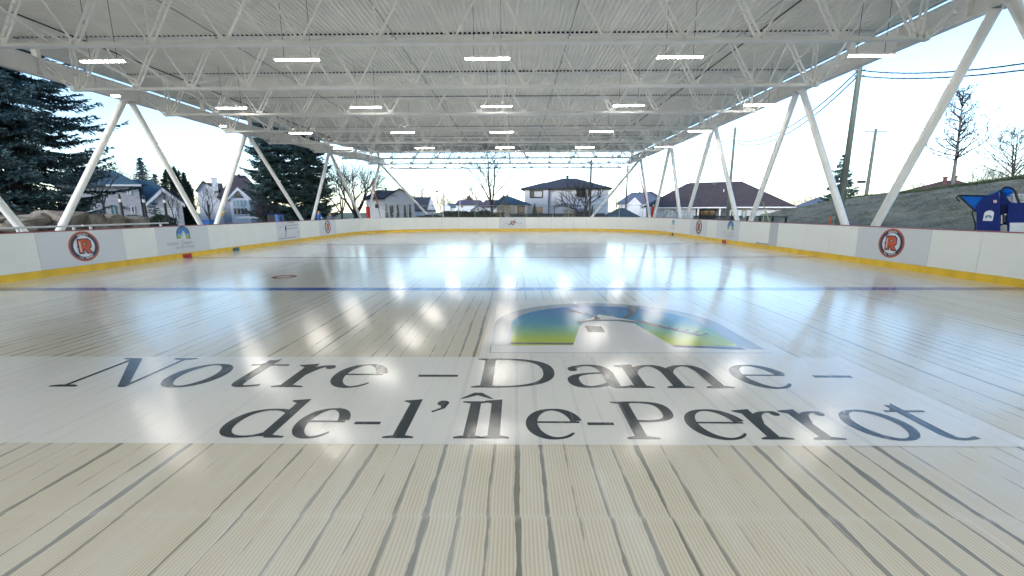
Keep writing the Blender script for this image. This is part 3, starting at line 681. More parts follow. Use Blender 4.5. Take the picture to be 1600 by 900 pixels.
# sponsor panel with skater silhouette and lines of fine print
a = wall_art(-1, 27.0, .80); rnd = random.Random(4)
a.poly([(-.46, -.38), (-.36, -.36), (-.27, -.05), (-.20, .12), (-.22, .30), (-.28, .42), (-.34, .30), (-.40, .14), (-.33, .02), (-.38, -.20)], mt['blackink'])
for (x0, x1, yy) in ((-.1, .75, .50), (-.1, 1.18, .33), (-.1, 1.12, .14), (-1.25, .85, -.46)):
    x = x0
    while x < x1-.05:
        w_ = rnd.uniform(.05, .16); a.rect(x, yy, min(x+w_, x1), yy+.05, mt['greyink']); x += w_+rnd.uniform(.02, .04)
a.rect(1.14, -.19, 1.24, -.06, mt['greyink']); a.rect(-1.32, -.66, 1.3, -.635, mt['paleink'])
a.ribbon([(-1.1, .18), (-.7, .36)], lambda t, dx, dy: .04, mt['paleink'])
a.build('sponsor_print', rb)
# far star sign
a = Art((-.46, YF-.002, .83), (1, 0, 0), (0, 0, 1), (0, -1, 0), .0006)
star = []
for i, (r_, an) in enumerate([(.62, 58), (.20, 92), (.36, 142), (.19, 175), (.62, 214), (.19, 250), (.38, 285), (.19, 320), (.52, 22), (.17, 45)]): star.append((r_*cos(radians(an)), r_*.78*sin(radians(an))))
a.poly(star, mt['brown']); a.poly([(.13*cos(radians(t+20)), .10*sin(radians(t+20))) for t in range(0, 360, 30)], mt['pink'])
for x0, mat in ((-.78, 'paleink'), (-.64, 'paleink'), (-.52, 'paleink'), (.40, 'paleink'), (.54, 'paleink'), (.68, 'paleink'), (.82, 'paleink'), (.94, 'paleink')):
    a.ribbon([(x0-.03, -.15), (x0+.05, .03)], lambda t, dx, dy: .04, mt[mat]); a.ribbon([(x0, -.06), (x0+.08, -.06)], lambda t, dx, dy: .03, mt[mat])
a.build('star_emblem', rb)
# small coloured blocks lying against the kick plates
def kick_block(side, Y0, Y1, mat, label):
    b_ = MB(); x0, x1 = (XL+.012, XL+.05) if side < 0 else (XR-.05, XR-.012)
    b_.box((x0, Y0, .0), (x1, Y1, .17)); o = b_.build('marker_block', mt[mat], bevel=.008); return tag(o, label, 'block', 'coloured blocks along the kick plate')
kick_block(-1, 18.2, 18.66, 'red', 'red block against the kick plate below the left windmill panel')
kick_block(-1, 21.5, 21.95, 'teal', 'dull teal block against the left kick plate')
kick_block(1, 26.35, 26.82, 'red', 'dark red block against the right kick plate below the windmill panel')
kick_block(1, 35.3, 35.62, 'blacksteel', 'small black block against the far right kick plate')

# ------------------------------------------------------------------ canopy
cn = thing('rink_canopy', 'huge white steel truss canopy on slanted V columns over the rink', 'canopy')
ZC, ZT = 7.42, 9.60
YT = [14.83+4.985*n for n in range(-2, 9)]
LEFT = [(-30, -21.5), (34.5, -21.5), (39.5, -20.2), (45.2, -19.6), (50, -18.6), (57, -17.2)]   # left girder line: (Y, X)
def gx(Y):
    for (a0, x0), (a1, x1) in zip(LEFT, LEFT[1:]):
        if a0 <= Y <= a1: return x0+(x1-x0)*(Y-a0)/(a1-a0)
    return LEFT[-1][1]
GXR = 14.6
YA, YB = -21.0, 56.2
def truss(Y, xl, xr, detail=True):
    t = MB(); 
    t.box((xl, Y-.115, ZC), (xr, Y+.115, ZC+.022)); t.box((xl, Y-.022, ZC+.022), (xr, Y+.022, ZC+.13))
    to = t.build('roof_truss', mt['steel'], cn)
    t = MB(); tl, tr = xl-2.0, xr+2.2
    t.box((tl, Y-.115, ZT-.024), (tr, Y+.115, ZT-.002)); t.box((tl, Y-.022, ZT-.13), (tr, Y+.022, ZT-.024)); t.build('top_chord', mt['steel'], to)
    n = 13; L_ = xr-.35-xl-.35; p = L_/n; xs = [xl+.35+p*i for i in range(n+1)]
    w = MB(); zb, zt = ZC+.05, ZT-.06; mid = (xl+xr)/2
    def strong(a_, c_):
        a_ = V(a_); c_ = V(c_); d = (c_-a_).normalized(); q = V((-d.z, 0, d.x))*.085
        for sg in (-1, 1): w.bar(a_+q*sg, c_+q*sg, .055, .055, upv=(0, 1, 0))
        for f in (.3, .6): m_ = a_.lerp(c_, f); w.bar(m_-q*1.1, m_+q*1.1, .03, .10, upv=(0, 1, 0))
    def thin(a_, c_, t_=.062): w.bar(a_, c_, t_, t_, upv=(0, 1, 0))
    for i in range(n):
        xb0, xb1 = xs[i], xs[i+1]; xt = (xb0+xb1)/2
        outer = abs(xt-mid) > L_*.2
        if xt < mid-1:
            (strong if outer else thin)((xb0, Y, zb), (xt, Y, zt)); thin((xb1, Y, zb), (xt, Y, zt), .055)
        elif xt > mid+1:
            (strong if outer else thin)((xb1, Y, zb), (xt, Y, zt)); thin((xb0, Y, zb), (xt, Y, zt), .055)
        else: thin((xb0, Y, zb), (xt, Y, zt)); thin((xb1, Y, zb), (xt, Y, zt))
    for i in range(0, n+1, 3): thin((xs[i], Y, zb), (xs[i], Y, zt), .035)
    strong((xs[0]-.12, Y, zb), (xs[0]-.12, Y, zt)); strong((xs[-1]+.12, Y, zb), (xs[-1]+.12, Y, zt))
    strong((xl+.08, Y, zb), (xl-1.45, Y, 8.80)); strong((xr-.08, Y, zb), (xr+1.35, Y, 8.80))
    w.box((xl-.06, Y-.1, ZC-.01), (xl+.12, Y+.1, ZC+.16)); w.box((xr-.12, Y-.1, ZC-.01), (xr+.06, Y+.1, ZC+.16))
    for x_ in xs: w.box((x_-.16, Y-.014, ZC+.03), (x_+.16, Y+.014, ZC+.26))
    for x0_, x1_ in zip(xs, xs[1:]): w.box(((x0_+x1_)/2-.14, Y-.014, ZT-.25), ((x0_+x1_)/2+.14, Y+.014, ZT-.03))
    w.build('truss_webs', mt['steel'], to)
    # bearing seats on the girders
    for x in (xl-1.42, xr+1.3): t = MB(); t.box((x-.12, Y-.09, 8.86), (x+.12, Y+.09, ZT-.13)); t.build('bearing_seat', mt['steel'], to)
XE = []
for Y in YT:
    xl = gx(Y)+1.45; xr = 13.27; XE.append((Y, xl, xr)); truss(Y, xl, xr)
# longitudinal bracing between trusses
rnd = random.Random(3)
for (Y0, xl0, xr0), (Y1, xl1, xr1) in zip(XE, XE[1:]):
    for x in (-15.6, -8.3, -.9, 6.4, 11.4):
        if x < xl1+1: continue
        bz = MB(); bz.bar((x, Y0, ZC+.12), (x+.0, Y1, ZT-.1), .05, .05); bz.bar((x+.1, Y0, ZT-.1), (x+.1, Y1, ZC+.12), .05, .05); bz.bar((x-.01, (Y0+Y1)/2, (ZC+ZT)/2), (x+.11, (Y0+Y1)/2, (ZC+ZT)/2), .04, .04); bz.build('cross_brace', mt['steel'], cn)
    for x in (-18.6, 11.9):
        if x < xl1+1: continue
        bz = MB(); bz.bar((x, Y0, ZT-.09), (x+1.6, Y1, ZC+.3), .08, .08); bz.build('diagonal_strut', mt['steel'], cn)
# girders
def girder(pts, name):
    g = MB()
    for (y0, x0), (y1, x1) in zip(pts, pts[1:]):
        for (z0, z1, hw) in ((8.05, 8.083, .16), (8.083, 8.817, .012), (8.817, 8.85, .16)):
            g.add([(x0-hw, y0, z0), (x0+hw, y0, z0), (x1+hw, y1, z0), (x1-hw, y1, z0), (x0-hw, y0, z1), (x0+hw, y0, z1), (x1+hw, y1, z1), (x1-hw, y1, z1)],
                  [(0,3,2,1),(4,5,6,7),(0,1,5,4),(1,2,6,5),(2,3,7,6),(3,0,4,7)])
    yy = pts[0][0]+1
    while yy < pts[-1][0]:
        x = gx(yy) if pts is not GR else GXR
        g.box((x-.14, yy-.008, 8.083), (x+.14, yy+.008, 8.817)); yy += 2.49
    g.build('edge_girder', mt['steel'], cn)
GR = [(YA, GXR), (YB, GXR)]
GLp = [(YA, -21.5), (34.5, -21.5), (39.5, -20.2), (45.2, -19.6), (50, -18.6), (YB, gx(YB))]
girder(GR, 'r'); girder(GLp, 'l')
# corrugated deck, real flutes running along the rink
dk = MB(); cl = MB(); pitch = .203; XD0, XD1 = -23.3, 15.75
def yend(x):
    if x > gx(YB)-1.75: return YB
    lo, hi = 34.5, YB
    if x < gx(34.5)-1.75+.01: return 34.5
    for _ in range(30):
        m_ = (lo+hi)/2
        if gx(m_)-1.75 < x: lo = m_
        else: hi = m_
    return lo
x = XD0
while x < XD1:
    q = [(0, 0), (.055, 0), (.085, .076), (.170, .076), (pitch, 0)]
    ye = yend(x)
    for (a0, z0), (a1, z1) in zip(q, q[1:]):
        dk.face([(x+a0, YA, ZT+z0), (x+a0, ye, ZT+z0), (x+a1, ye, ZT+z1), (x+a1, YA, ZT+z1)])
    for Y in YT:
        if Y < ye and XD0+.9 < x < 14.4: cl.add([(x+.058, Y-.13, ZT), (x+.197, Y-.13, ZT), (x+.17, Y-.13, ZT+.072), (x+.087, Y-.13, ZT+.072), (x+.058, Y+.03, ZT), (x+.197, Y+.03, ZT), (x+.17, Y+.03, ZT+.072), (x+.087, Y+.03, ZT+.072)], [(0,1,2,3),(7,6,5,4),(0,4,5,1),(1,5,6,2),(2,6,7,3),(3,7,4,0)])
    x += pitch
dk.build('roof_deck', mt['deck'], cn); cl.build('flute_shade_block', mt['dark'], cn)  # dark blocks stand in for the shade in the flutes above each truss
edge = [(XD0, YA), (XD0, 34.5), (gx(39.5)-1.8, 39.5), (gx(45.2)-1.8, 45.2), (gx(50)-1.8, 50), (gx(YB)-1.8, YB), (XD1, YB), (XD1, YA)]
tp = MB(); nE = len(edge)
tp.add([(px, py, ZT+.09) for px, py in edge]+[(px, py, ZT+.26) for px, py in edge], [tuple(range(nE)), tuple(range(2*nE-1, nE-1, -1))]+[(i, i+nE, (i+1) % nE+nE, (i+1) % nE) for i in range(nE)])
tp.build('roof_insulation', mt['membrane'], cn)
fc = MB()
for i in range(nE):
    p0, p1 = edge[i], edge[(i+1) % nE]; fc.bar((p0[0], p0[1], ZT+.14), (p1[0], p1[1], ZT+.14), .05, .30)
fc.build('roof_fascia', mt['fascia'], cn)
# dark service pipes under the deck near each side
sv = MB()
for x in (-19.0, 10.2): sv.tube((x, YA+1, ZT-.17), (x, 54 if x > 0 else 44, ZT-.17), .03, n=6)
sv.build('service_pipe', mt['blacksteel'], cn)
# sprinkler lines: thin grey pipes with small heads
sp_ = MB()
for x in (-12.6, -5.2, 2.2, 9.4):
    sp_.tube((x, YA+1, 9.32), (x, 53, 9.32), .022, n=6)
    yy = 6.0
    while yy < 53: sp_.tube((x, yy, 9.32), (x, yy, 9.18), .014, n=5); sp_.tube((x, yy, 9.18), (x, yy, 9.17), .05, n=6); yy += 3.2
sp_.build('sprinkler_pipe', mt['galv'], cn)
# V columns
def column(a_, b_):
    c_ = MB(); a_ = V(a_); b_ = V(b_); d = (b_-a_).normalized()
    c_.tube(b_-d*.02, b_-d*.05, .26, n=20); c_.tube(a_, b_, .15, n=20); c_.tube(a_, a_+d*.03, .22, n=20); o = c_.build('canopy_column', mt['steel'], cn, smooth=True)
    return o
aR = [-4.6, 4.6, 13.9, 23.05, 32.5, 41.3, 51.2]; bR = [0.0, 9.2, 17.95, 27.1, 37.0, 45.6]
def colpair(side, apex, bases):
    for i, bY in enumerate(bases):
        xb = bases[i][1] if isinstance(bY, tuple) else None
    return
def xcol(Y, side): return GXR if side > 0 else gx(Y)
def vset(side, apex, base):
    pts = sorted([(y_, 'a') for y_ in apex]+[(y_, 'b') for y_ in base])
    for (y0, k0), (y1, k1) in zip(pts, pts[1:]):
        if k0 == k1: continue
        ya, yb = (y0, y1) if k0 == 'a' else (y1, y0); sg = 1 if yb > ya else -1
        column((xcol(ya, side), ya+sg*.22, 8.05), (xcol(yb, side), yb-sg*.28, .42))
    for y_ in base:
        f_ = MB(); x = xcol(y_, side); f_.box((x-.45, y_-.8, -.04), (x+.45, y_+.8, .42)); f_.build('column_pier', mt['concrete'], cn, bevel=.03)
vset(1, aR, bR)
aL = [-6.0, 4.2, 14.2, 24.1, 34.4, 45.0, 55.0]; bL = [-1.0, 9.2, 18.6, 28.9, 40.2, 50.6]
vset(-1, aL, bL)
# end columns leaning inward
for a_, b_ in (((GXR, 51.4, 8.05), (8.3, 51.4, .3)), ((gx(55), 55.2, 8.05), (-10.6, 55.2, .3))):
    column(a_, b_)
    f_ = MB(); f_.box((b_[0]-.6, b_[1]-.6, -.04), (b_[0]+.6, b_[1]+.6, .3)); f_.build('column_pier', mt['concrete'], cn, bevel=.03)

# ------------------------------------------------------------------ LED fixtures
def led_fixture():
    r = thing('ceiling_light', '', 'light', (0, 0, 7.5))
    h = MB(); h.box((-.83, -.075, 7.535), (.83, .075, 7.60)); h.box((-.84, -.08, 7.48), (-.82, .08, 7.60)); h.box((.82, -.08, 7.48), (.84, .08, 7.60))
    h.build('housing', mt['steel'], r)
    d = MB()
    for k in range(4): d.box((-.81+.405*k+.01, -.05, 7.50), (-.81+.405*(k+1)-.01, .05, 7.533))
    d.build('lit_diffuser', mt['led'], r)
    w_ = MB()
    for x in (-.5, .5): w_.tube((x, 0, 7.60), (x, 0, 9.6), .008, n=4)
    w_.build('suspension_wire', mt['wire'], r); return r
proto = led_fixture(); used = False
rowsY = [-11.8, -4.7, 2.35, 16.46, 23.5, 30.75, 37.95, 45.1, 52.2]
rown = ['row farthest behind the camera', 'second row behind the camera', 'row just above the camera', 'large row nearest the camera', 'second row from the camera', 'third row from the camera', 'fourth row from the camera', 'fifth row from the camera', 'last row at the far end']
coln = ['leftmost', 'second from the left', 'middle', 'second from the right', 'rightmost']
for ri, Y in enumerate(rowsY):
    for ci, X in enumerate((-15.33, -8.09, -1.08, 5.93, 12.82)):
        if X < gx(Y)+2: continue
        o = proto if not used else copy_tree(proto); used = True
        o.location = (X, Y, 7.5); o['label'] = 'lit linear light, %s in the %s' % (coln[ci], rown[ri]); o['group'] = 'linear lights hung from the canopy'
# two short lamps at the left girder
for i, (px, py) in enumerate(((181, 150), (348, 197))):
    p = V((0, 0, CH)); d = FW+(px-800)/FPX*RT-(py-450)/FPX*UP; p = p+d*((7.62-CH)/d.z)
    q = thing('short_lamp', 'short lit lamp below the left girder, %s of two' % ('nearer', 'farther')[i], 'light', p, 'short lamps on the left girder')
    h = MB(); h.box((p.x-.2, p.y-.07, p.z+.02), (p.x+.2, p.y+.07, p.z+.08)); h.tube((p.x, p.y, p.z+.08), (p.x, p.y, 9.6), .012, n=5); h.build('housing', mt['steel'], q)
    h = MB(); h.box((p.x-.18, p.y-.055, p.z-.02), (p.x+.18, p.y+.055, p.z+.02)); h.build('lit_diffuser', mt['led'], q)

# ------------------------------------------------------------------ terrain right and left
def sheet(name, rows, mat, parent=None, jit=.0, seed=1):
    """rows: list of lists of points (a lofted grid)"""
    rn = random.Random(seed); mb = MB(); n = len(rows[0]); vs = []
    for r in rows:
        for p in r: vs.append((p[0]+rn.uniform(-jit, jit), p[1]+rn.uniform(-jit, jit), p[2]+rn.uniform(-jit, jit)))
    mb.add(vs, [(i*n+j, i*n+j+1, (i+1)*n+j+1, (i+1)*n+j) for i in range(len(rows)-1) for j in range(n-1)])
    return mb.build(name, mat, parent, smooth=False)
def interp(tab, t):
    for (a, p), (b_, q) in zip(tab, tab[1:]):
        if a <= t <= b_: f = (t-a)/(b_-a); return V(p).lerp(V(q), f)
    return V(tab[-1][1])
ridge = []
for i, (px, py, Y) in enumerate([(1165, 345, 56), (1250, 331, 52), (1330, 309, 47), (1400, 303, 42), (1440, 299, 38), (1520, 287, 34), (1600, 276, 30), (1750, 268, 24), (2100, 262, 15)]):
    ridge.append((i/8, tuple(at(px, py, Y))))
foot = [(0, (20, 60, -.06)), (.3, (20, 44, -.06)), (.5, (20.2, 33, -.06)), (.75, (21.5, 20, -.06)), (1, (23, 4, -.06))]
from mathutils import noise as NZ
rows = []; nu, nv = 110, 46
def hill_pt(u, v):
    a_, c_ = interp(foot, u), interp(ridge, u)
    if v <= 1:
        p = a_.lerp(c_, v); s = v*v*(3-2*v); p.z = a_.z+(c_.z-a_.z)*(.55*v+.45*s) if v < 1 else c_.z
    else: d = (c_-a_); d.z = 0; p = c_+d*(v-1)*1.2; p.z = c_.z-.15-(v-1)*.6
    am = .28*min(1, v*4)*(1 if v < .92 else .3)
    p.z += am*NZ.noise(V((p.x*.35, p.y*.3, 0)))+.4*am*NZ.noise(V((p.x*1.1, p.y*1.0, 5)))+.2*am*NZ.noise(V((p.x*2.4, p.y*2.2, 9)))
    return p
for i in range(nu+1): rows.append([hill_pt(i/nu, 1.0*j/nv) for j in range(nv+1)])
struct(sheet('hill', rows, mt['hill']))
rows = [[hill_pt(i/nu, .95+v*1.6/14) + V((0, 0, .03)) for v in range(15)] for i in range(nu+1)]
struct(sheet('hill_grass', rows, mt['grass']))
rn = random.Random(8); tf = MB()
for i in range(16000):
    u = rn.random(); p = hill_pt(u, .93+abs(rn.gauss(0, .05))); a_ = rn.uniform(0, pi); h = rn.uniform(.08, .32); w_ = .02
    q = V((cos(a_), sin(a_), 0))*w_; l_ = V((rn.uniform(-.1, .1), rn.uniform(-.1, .1), h)); tf.face([p-q, p+q, p+l_])
struct(tf.build('grass_tufts', mt['grass']), 'stuff')
# clods on the slope
cb = MB()
for i in range(500):
    p = hill_pt(rn.random(), rn.uniform(.05, .9)); r = rn.uniform(.04, .14); cb.ball(p, r, r*1.2, r*.6, 5, 4)
struct(cb.build('soil_clods', mt['hill']), 'stuff')
# left raised bank under the big spruce
rows = []
for i in range(41):
    Y = 2+28*i/40; f = min(1, (30-Y)/7); rows.append([])
    for j in range(31):
        t = j/30; X = -23.6-12*t; z = -.05+(1.25+1.35*min(1, max(0, t-.05)*2.2))*f*min(1, max(0, t*14))*(1 if t < .6 else 1-(t-.6)*2.2)
        z += .12*NZ.noise(V((X*.8, Y*.8, 3))); rows[-1].append((X, Y, max(-.1, z)))
struct(sheet('mulch_bank', rows, mt['mulch'], jit=.03))
BD = [(-20, 345, 60, 20, 19.2), (18, 343, 70, 22, 19.8), (52, 341, 58, 24, 20.6), (90, 337, 66, 27, 21.2), (135, 339, 46, 24, 22.2), (170, 341, 38, 20, 23.2), (203, 343, 42, 18, 24.2), (-70, 352, 70, 26, 17.5), (12, 352, 60, 12, 18.6)]
lb = ['pale tan boulder at the left picture edge, partly behind the slanted column', 'broad tan boulder left of the column foot, top row', 'rounded dark tan boulder between the two column legs', 'tallest grey tan boulder, behind the slanted column with the crest below it',
      'wedge-topped grey boulder just right of the slanted column leg', 'rounded tan boulder between wedge-topped and last boulder', 'flat low boulder at the right end of the row, beside a black bollard', 'large boulder beyond the left picture edge', 'low dark boulder in front of the row at the left edge']
for i, (px, py, wpx, hpx, Y) in enumerate(BD):
    rn2 = random.Random(40+i); c_ = at(px, py+hpx*.28, Y); k = Y/FPX; w_, h_ = wpx*k*.44, hpx*k*.46
    bm = bmesh.new(); bmesh.ops.create_icosphere(bm, subdivisions=4, radius=1)
    ax_ = [V((1,0,0)), V((-1,0,0)), V((0,1,0)), V((0,-1,0)), V((0,0,1)), V((0,0,-1))]
    seeds = [(a_+V((rn2.uniform(-.28,.28), rn2.uniform(-.28,.28), rn2.uniform(-.22,.22)))).normalized() for a_ in ax_]+[V((rn2.uniform(-1, 1), rn2.uniform(-1, 1), rn2.uniform(-.3, 1))).normalized() for _ in range(5)]
    cut = [rn2.uniform(.52, .64) for _ in ax_]+[rn2.uniform(.68, .82) for _ in range(5)]
    for v in bm.verts:
        p = v.co.copy()
        for s_2, cc in zip(seeds, cut):
            d = p.dot(s_2)
            if d > cc: p -= s_2*(d-cc)*.93
        p += p.normalized()*(.05*NZ.noise(p*2.3+V((i*7, 0, 0)))+.02*NZ.noise(p*7))
        v.co = V((p.x*w_*1.75, p.y*w_*1.2, p.z*h_*1.75))
    me = bpy.data.meshes.new('boulder'); bm.to_mesh(me); bm.free(); me.materials.append(mt['rock'])
    o = bpy.data.objects.new('boulder', me); C.objects.link(o); o.location = c_; o.rotation_euler.z = rn2.uniform(-.3, .3); tag(o, lb[i], 'boulder', 'boulders edging the left bank')

# ------------------------------------------------------------------ white handrail behind the left boards
hr = thing('handrail', 'low white metal handrail running behind the left boards in front of the boulders', 'handrail', (-16, 12, 0))
for k, (y0, y1) in enumerate(((5.5, 15.1), (15.2, 19.0))):
    b = MB(); b.box((-16.05, y0, 1.50), (-15.95, y1, 1.56)); b.box((-16.02, y0, 1.20), (-15.98, y1, 1.24)); b.build('rail', mt['white'], hr, bevel=.008)
b = MB()
for yy in (6, 8.4, 10.8, 13.2, 14.9, 15.5, 18.6): b.box((-16.03, yy-.03, -.02), (-15.97, yy+.03, 1.5))
b.build('post', mt['white'], hr)

# ------------------------------------------------------------------ far end fence
fn = thing('end_fence', 'grey chain-link fence with thin posts behind the far boards', 'fence', (-1, 45.6, 0))
for X in (-14.2, -11.92, -9.17, -6.33, -4.56, -1.8, 1.05, 3.85, 5.57, 8.36, 11.05, 13.6):
    b = MB(); b.tube((X, 45.6, -.03), (X, 45.6, 2.72), .035, n=8); b.ball((X, 45.6, 2.73), .045, .045, .03, 6, 4); b.build('post', mt['galv'], fn)
b = MB(); b.tube((-14.2, 45.6, 2.66), (13.6, 45.6, 2.66), .022, n=6); b.tube((-14.2, 45.6, .1), (13.6, 45.6, .1), .015, n=6); b.build('rail', mt['galv'], fn)
b = MB(); s2 = .14; x = -14.2-2.6
while x < 13.6:
    for sg in (1, -1):
        xa, xb = x, x+2.55; za, zb = (.1, 2.65) if sg > 0 else (2.65, .1)
        ta, tb = 0, 1
        if xa < -14.2: ta = (-14.2-xa)/2.55
        if xb > 13.6: tb = (13.6-xa)/2.55
        if tb > ta: b.bar((xa+2.55*ta, 45.63, za+(zb-za)*ta), (xa+2.55*tb, 45.63, za+(zb-za)*tb), .004, .004, upv=(0, 1, 0))
    x += s2
b.build('wire_mesh', mt['galv'], fn)

# ------------------------------------------------------------------ vegetation builders
def needle_tris(mb, p, d, rn, size, k=None):
    q = d.cross(V((rn.uniform(-1, 1), rn.uniform(-1, 1), rn.uniform(-1, 1))))
    if q.length < 1e-3: return
    q = q.normalized()*size*.22; e = p+d*size
    mb.face([p-q, p+q, e])
def spruce(name, label, base, H, R, seed, mat='spruce', dens=1, size=.26, group=None, trunk_r=.22, low=.06, full=.75):
    rn = random.Random(seed); t = thing(name, label, 'tree', base, group)
    b = MB(); b.tube(base, base+V((0, 0, H)), trunk_r, .02, 9, k=0); cr = MB()
    h = H*low
    while h < H*.985:
        f = 1-h/H; Lb = R*(f**full)*min(1, .72+(1-f)*2.2)*(.9+.1*sin(h*3)); nb = int(7+4*f)
        a0 = rn.uniform(0, 6.28)
        for i in range(nb):
            a_ = a0+2*pi*i/nb+rn.uniform(-.25, .25); L = Lb*rn.uniform(.62, 1.12); hh = h+rn.uniform(-.2, .2)
            dr = V((cos(a_), sin(a_), 0)); p = base+V((0, 0, hh)); st = .24; n = max(2, int(L/st)); prev = p
            sag = rn.uniform(.12, .32)
            for j in range(1, n+1):
                s = j/n; q = base+V((0, 0, hh))+dr*(L*s)+V((0, 0, -sag*L*sin(s*2.1)+.10*L*s*s*(1 if f < .5 else 1.3)+.25*f*0))
                if j == 1 or j % 3 == 0 or True:
                    b.tube(prev, q, .03*(1-s)+.012, .03*(1-s)+.008, 3, caps=False, k=0)
                ax = (q-prev).normalized(); side = ax.cross(V((0, 0, 1))).normalized()
                tw = (.25+.55*sin(pi*min(1, s*1.05)))*min(1, L/1.6)
                for sg in (-1, 1):
                    m_ = int(max(2, 5*dens*tw/.5))
                    td = (side*sg+ax*.75+V((0, 0, rn.uniform(-.35, .05)))).normalized()
                    for c_ in range(m_):
                        pp = q.lerp(prev, rn.random())+td*(tw*(c_+rn.random())/m_)
                        nd = (td+V((rn.gauss(0, .4), rn.gauss(0, .4), rn.gauss(-.15, .4)))).normalized()
                        needle_tris(cr, pp, nd, rn, size*rn.uniform(.6, 1.25))
                needle_tris(cr, q, (ax+V((rn.gauss(0, .3), rn.gauss(0, .3), -.5+rn.gauss(0, .3)))).normalized(), rn, size)
                prev = q
        h += .34+.16*f
    b.build('trunk', mt['bark'], t); cr.build('crown', mt[mat], t); return t
def bare(name, label, base, H, spread, seed, r0=.14, forks=4, depth=5, mat='bark', lean=(0, 0), leaves=0, group=None, trunk=.22, up=.35):
    rn = random.Random(seed); t = thing(name, label, 'tree', base, group); tb = MB(); br = MB(); lf = MB()
    def grow(p, d, L, r, lev):
        n = 3; q = p; dd = d
        for i in range(n):
            dd = (dd+V((rn.gauss(0, .055), rn.gauss(0, .055), up*.07))).normalized(); nx = q+dd*(L/n)
            br.tube(q, nx, r*(1-.22*i/n), r*(1-.22*(i+1)/n), 5 if lev < 2 else 3, caps=False); q = nx
            if lev >= 2 and lev < depth and rn.random() < .55:
                a_ = rn.uniform(0, 6.28); o = dd.orthogonal().normalized(); s_3 = Matrix.Rotation(a_, 3, dd) @ o
                grow(q, (dd+s_3*rn.uniform(.5, .9)).normalized(), L*rn.uniform(.45, .7), r*.42, lev+1)
        if leaves and lev >= depth-2:
            for _ in range(leaves):
                pp = p.lerp(q, rn.random())+V((rn.gauss(0, .08), rn.gauss(0, .08), rn.gauss(0, .08))); needle_tris(lf, pp, V((rn.gauss(0, 1), rn.gauss(0, 1), rn.gauss(0, 1))).normalized(), rn, .16)
        if lev >= depth or r < .003: return
        k = forks if lev == 0 else rn.choice((2, 2, 3))
        a0 = rn.uniform(0, 6.28); o = dd.orthogonal().normalized()
        for i in range(k):
            s_3 = Matrix.Rotation(a0+2*pi*i/k+rn.uniform(-.4, .4), 3, dd) @ o
            grow(q, (dd+s_3*rn.uniform(.3, .75)*spread).normalized(), L*rn.uniform(.66, .92), r*.60, lev+1)
    top = base+V((lean[0], lean[1], H*trunk)); tb.tube(base, top, r0*1.15, r0*.9, 9); tb.build('trunk', mt[mat], t)
    d0 = (top-base).normalized()
    a0 = rn.uniform(0, 6.28)
    for i in range(forks):
        a_ = a0+2*pi*i/forks+rn.uniform(-.3, .3); grow(top-V((0, 0, .05)), (d0+V((cos(a_), sin(a_), 0))*spread*rn.uniform(.25, .75)).normalized(), H*.27*rn.uniform(.85, 1.15), r0*.6, 1)
    br.build('branches', mt[mat], t)
    if leaves: lf.build('dead_leaves', mt['leafbrown'], t)
    return t
def leafy(name, label, cat, c_, rx, ry, rz, seed, mat, n=2500, size=.12, group=None, shape='round', stem=True):
    rn = random.Random(seed); t = thing(name, label, cat, V((c_[0], c_[1], c_[2])), group); cr = MB()
    for i in range(n):
        if shape == 'cone': z = rn.random()**1.4; rr = (1-z)**.7*(.75+.35*NZ.noise(V((z*5+seed, rn.random(), 0))))
        elif shape == 'column': z = rn.random(); rr = min(1, (1-z)*3.2)**.6*min(1, .65+z*2)*(.9+.2*NZ.noise(V((z*6+seed, 0, 0))))
        elif shape == 'box': z = rn.random(); rr = 1
        else: z = rn.random(); rr = sqrt(max(0, 1-(2*z-1)**2)) if z > .5 else 1-.15*(.5-z)
        a_ = rn.uniform(0, 2*pi); d = rn.random()**.35
        if shape == 'box': x, y = rn.uniform(-1, 1), rn.uniform(-1, 1); bump = .9+.12*NZ.noise(V((x*rx*.9, y, seed)))
        else: x, y = cos(a_)*rr*d, sin(a_)*rr*d; bump = 1+.18*NZ.noise(V((x*3, y*3, z*4+seed)))
        p = V((c_[0]+x*rx*(1 if shape == 'box' else bump), c_[1]+y*ry, c_[2]+z*rz*bump))
        dv = V((x, y, .6+rn.gauss(0, .5)))+V((rn.gauss(0, .5), rn.gauss(0, .5), 0)); needle_tris(cr, p, dv.normalized(), rn, size*rn.uniform(.6, 1.4))
    cr.build('foliage', mt[mat], t)
    if stem:
        b = MB(); b.tube((c_[0], c_[1], c_[2]-.05), (c_[0], c_[1], c_[2]+rz*.8), .05, .02, 6); b.build('stem', mt['bark'], t)
    return t
def G(px, Y, z=-.06): p = at(px, 335, Y); return V((p.x, Y, z))

b0 = G(36, 25.5, 1.5)
spruce('spruce_tree', 'huge dark blue-green spruce above the boulders at the far left', b0, 24, 6.2, 11, dens=2.0, size=.24, trunk_r=.36, low=.05, full=.6)
spruce('spruce_tree', 'tall blue spruce behind the far left edge of the boulder bank', G(-110, 30, .5), 20, 5.5, 12, dens=1, size=.3)
spruce('spruce_tree', 'left one of two tall blue spruces beside the maroon-roofed house', G(432, 45), 20, 3.5, 13, 'spruce2', dens=1.7, size=.30)
spruce('spruce_tree', 'right one of two tall blue spruces, behind the two standing people', G(485, 46.5), 20, 3.8, 14, 'spruce2', dens=1.7, size=.30)
spruce('spruce_tree', 'small blue spruce on the mound behind the right utility pole', at(1309, 318, 49)-V((0, 0, 1.0)), 6.4, 2.5, 15, 'spruce2', dens=1.7, size=.30, trunk_r=.1)
spruce('spruce_tree', 'small pointed conifer above the blue-roofed house', G(232, 66), 10.6, 2.6, 16, dens=.7, size=.4, group=None)
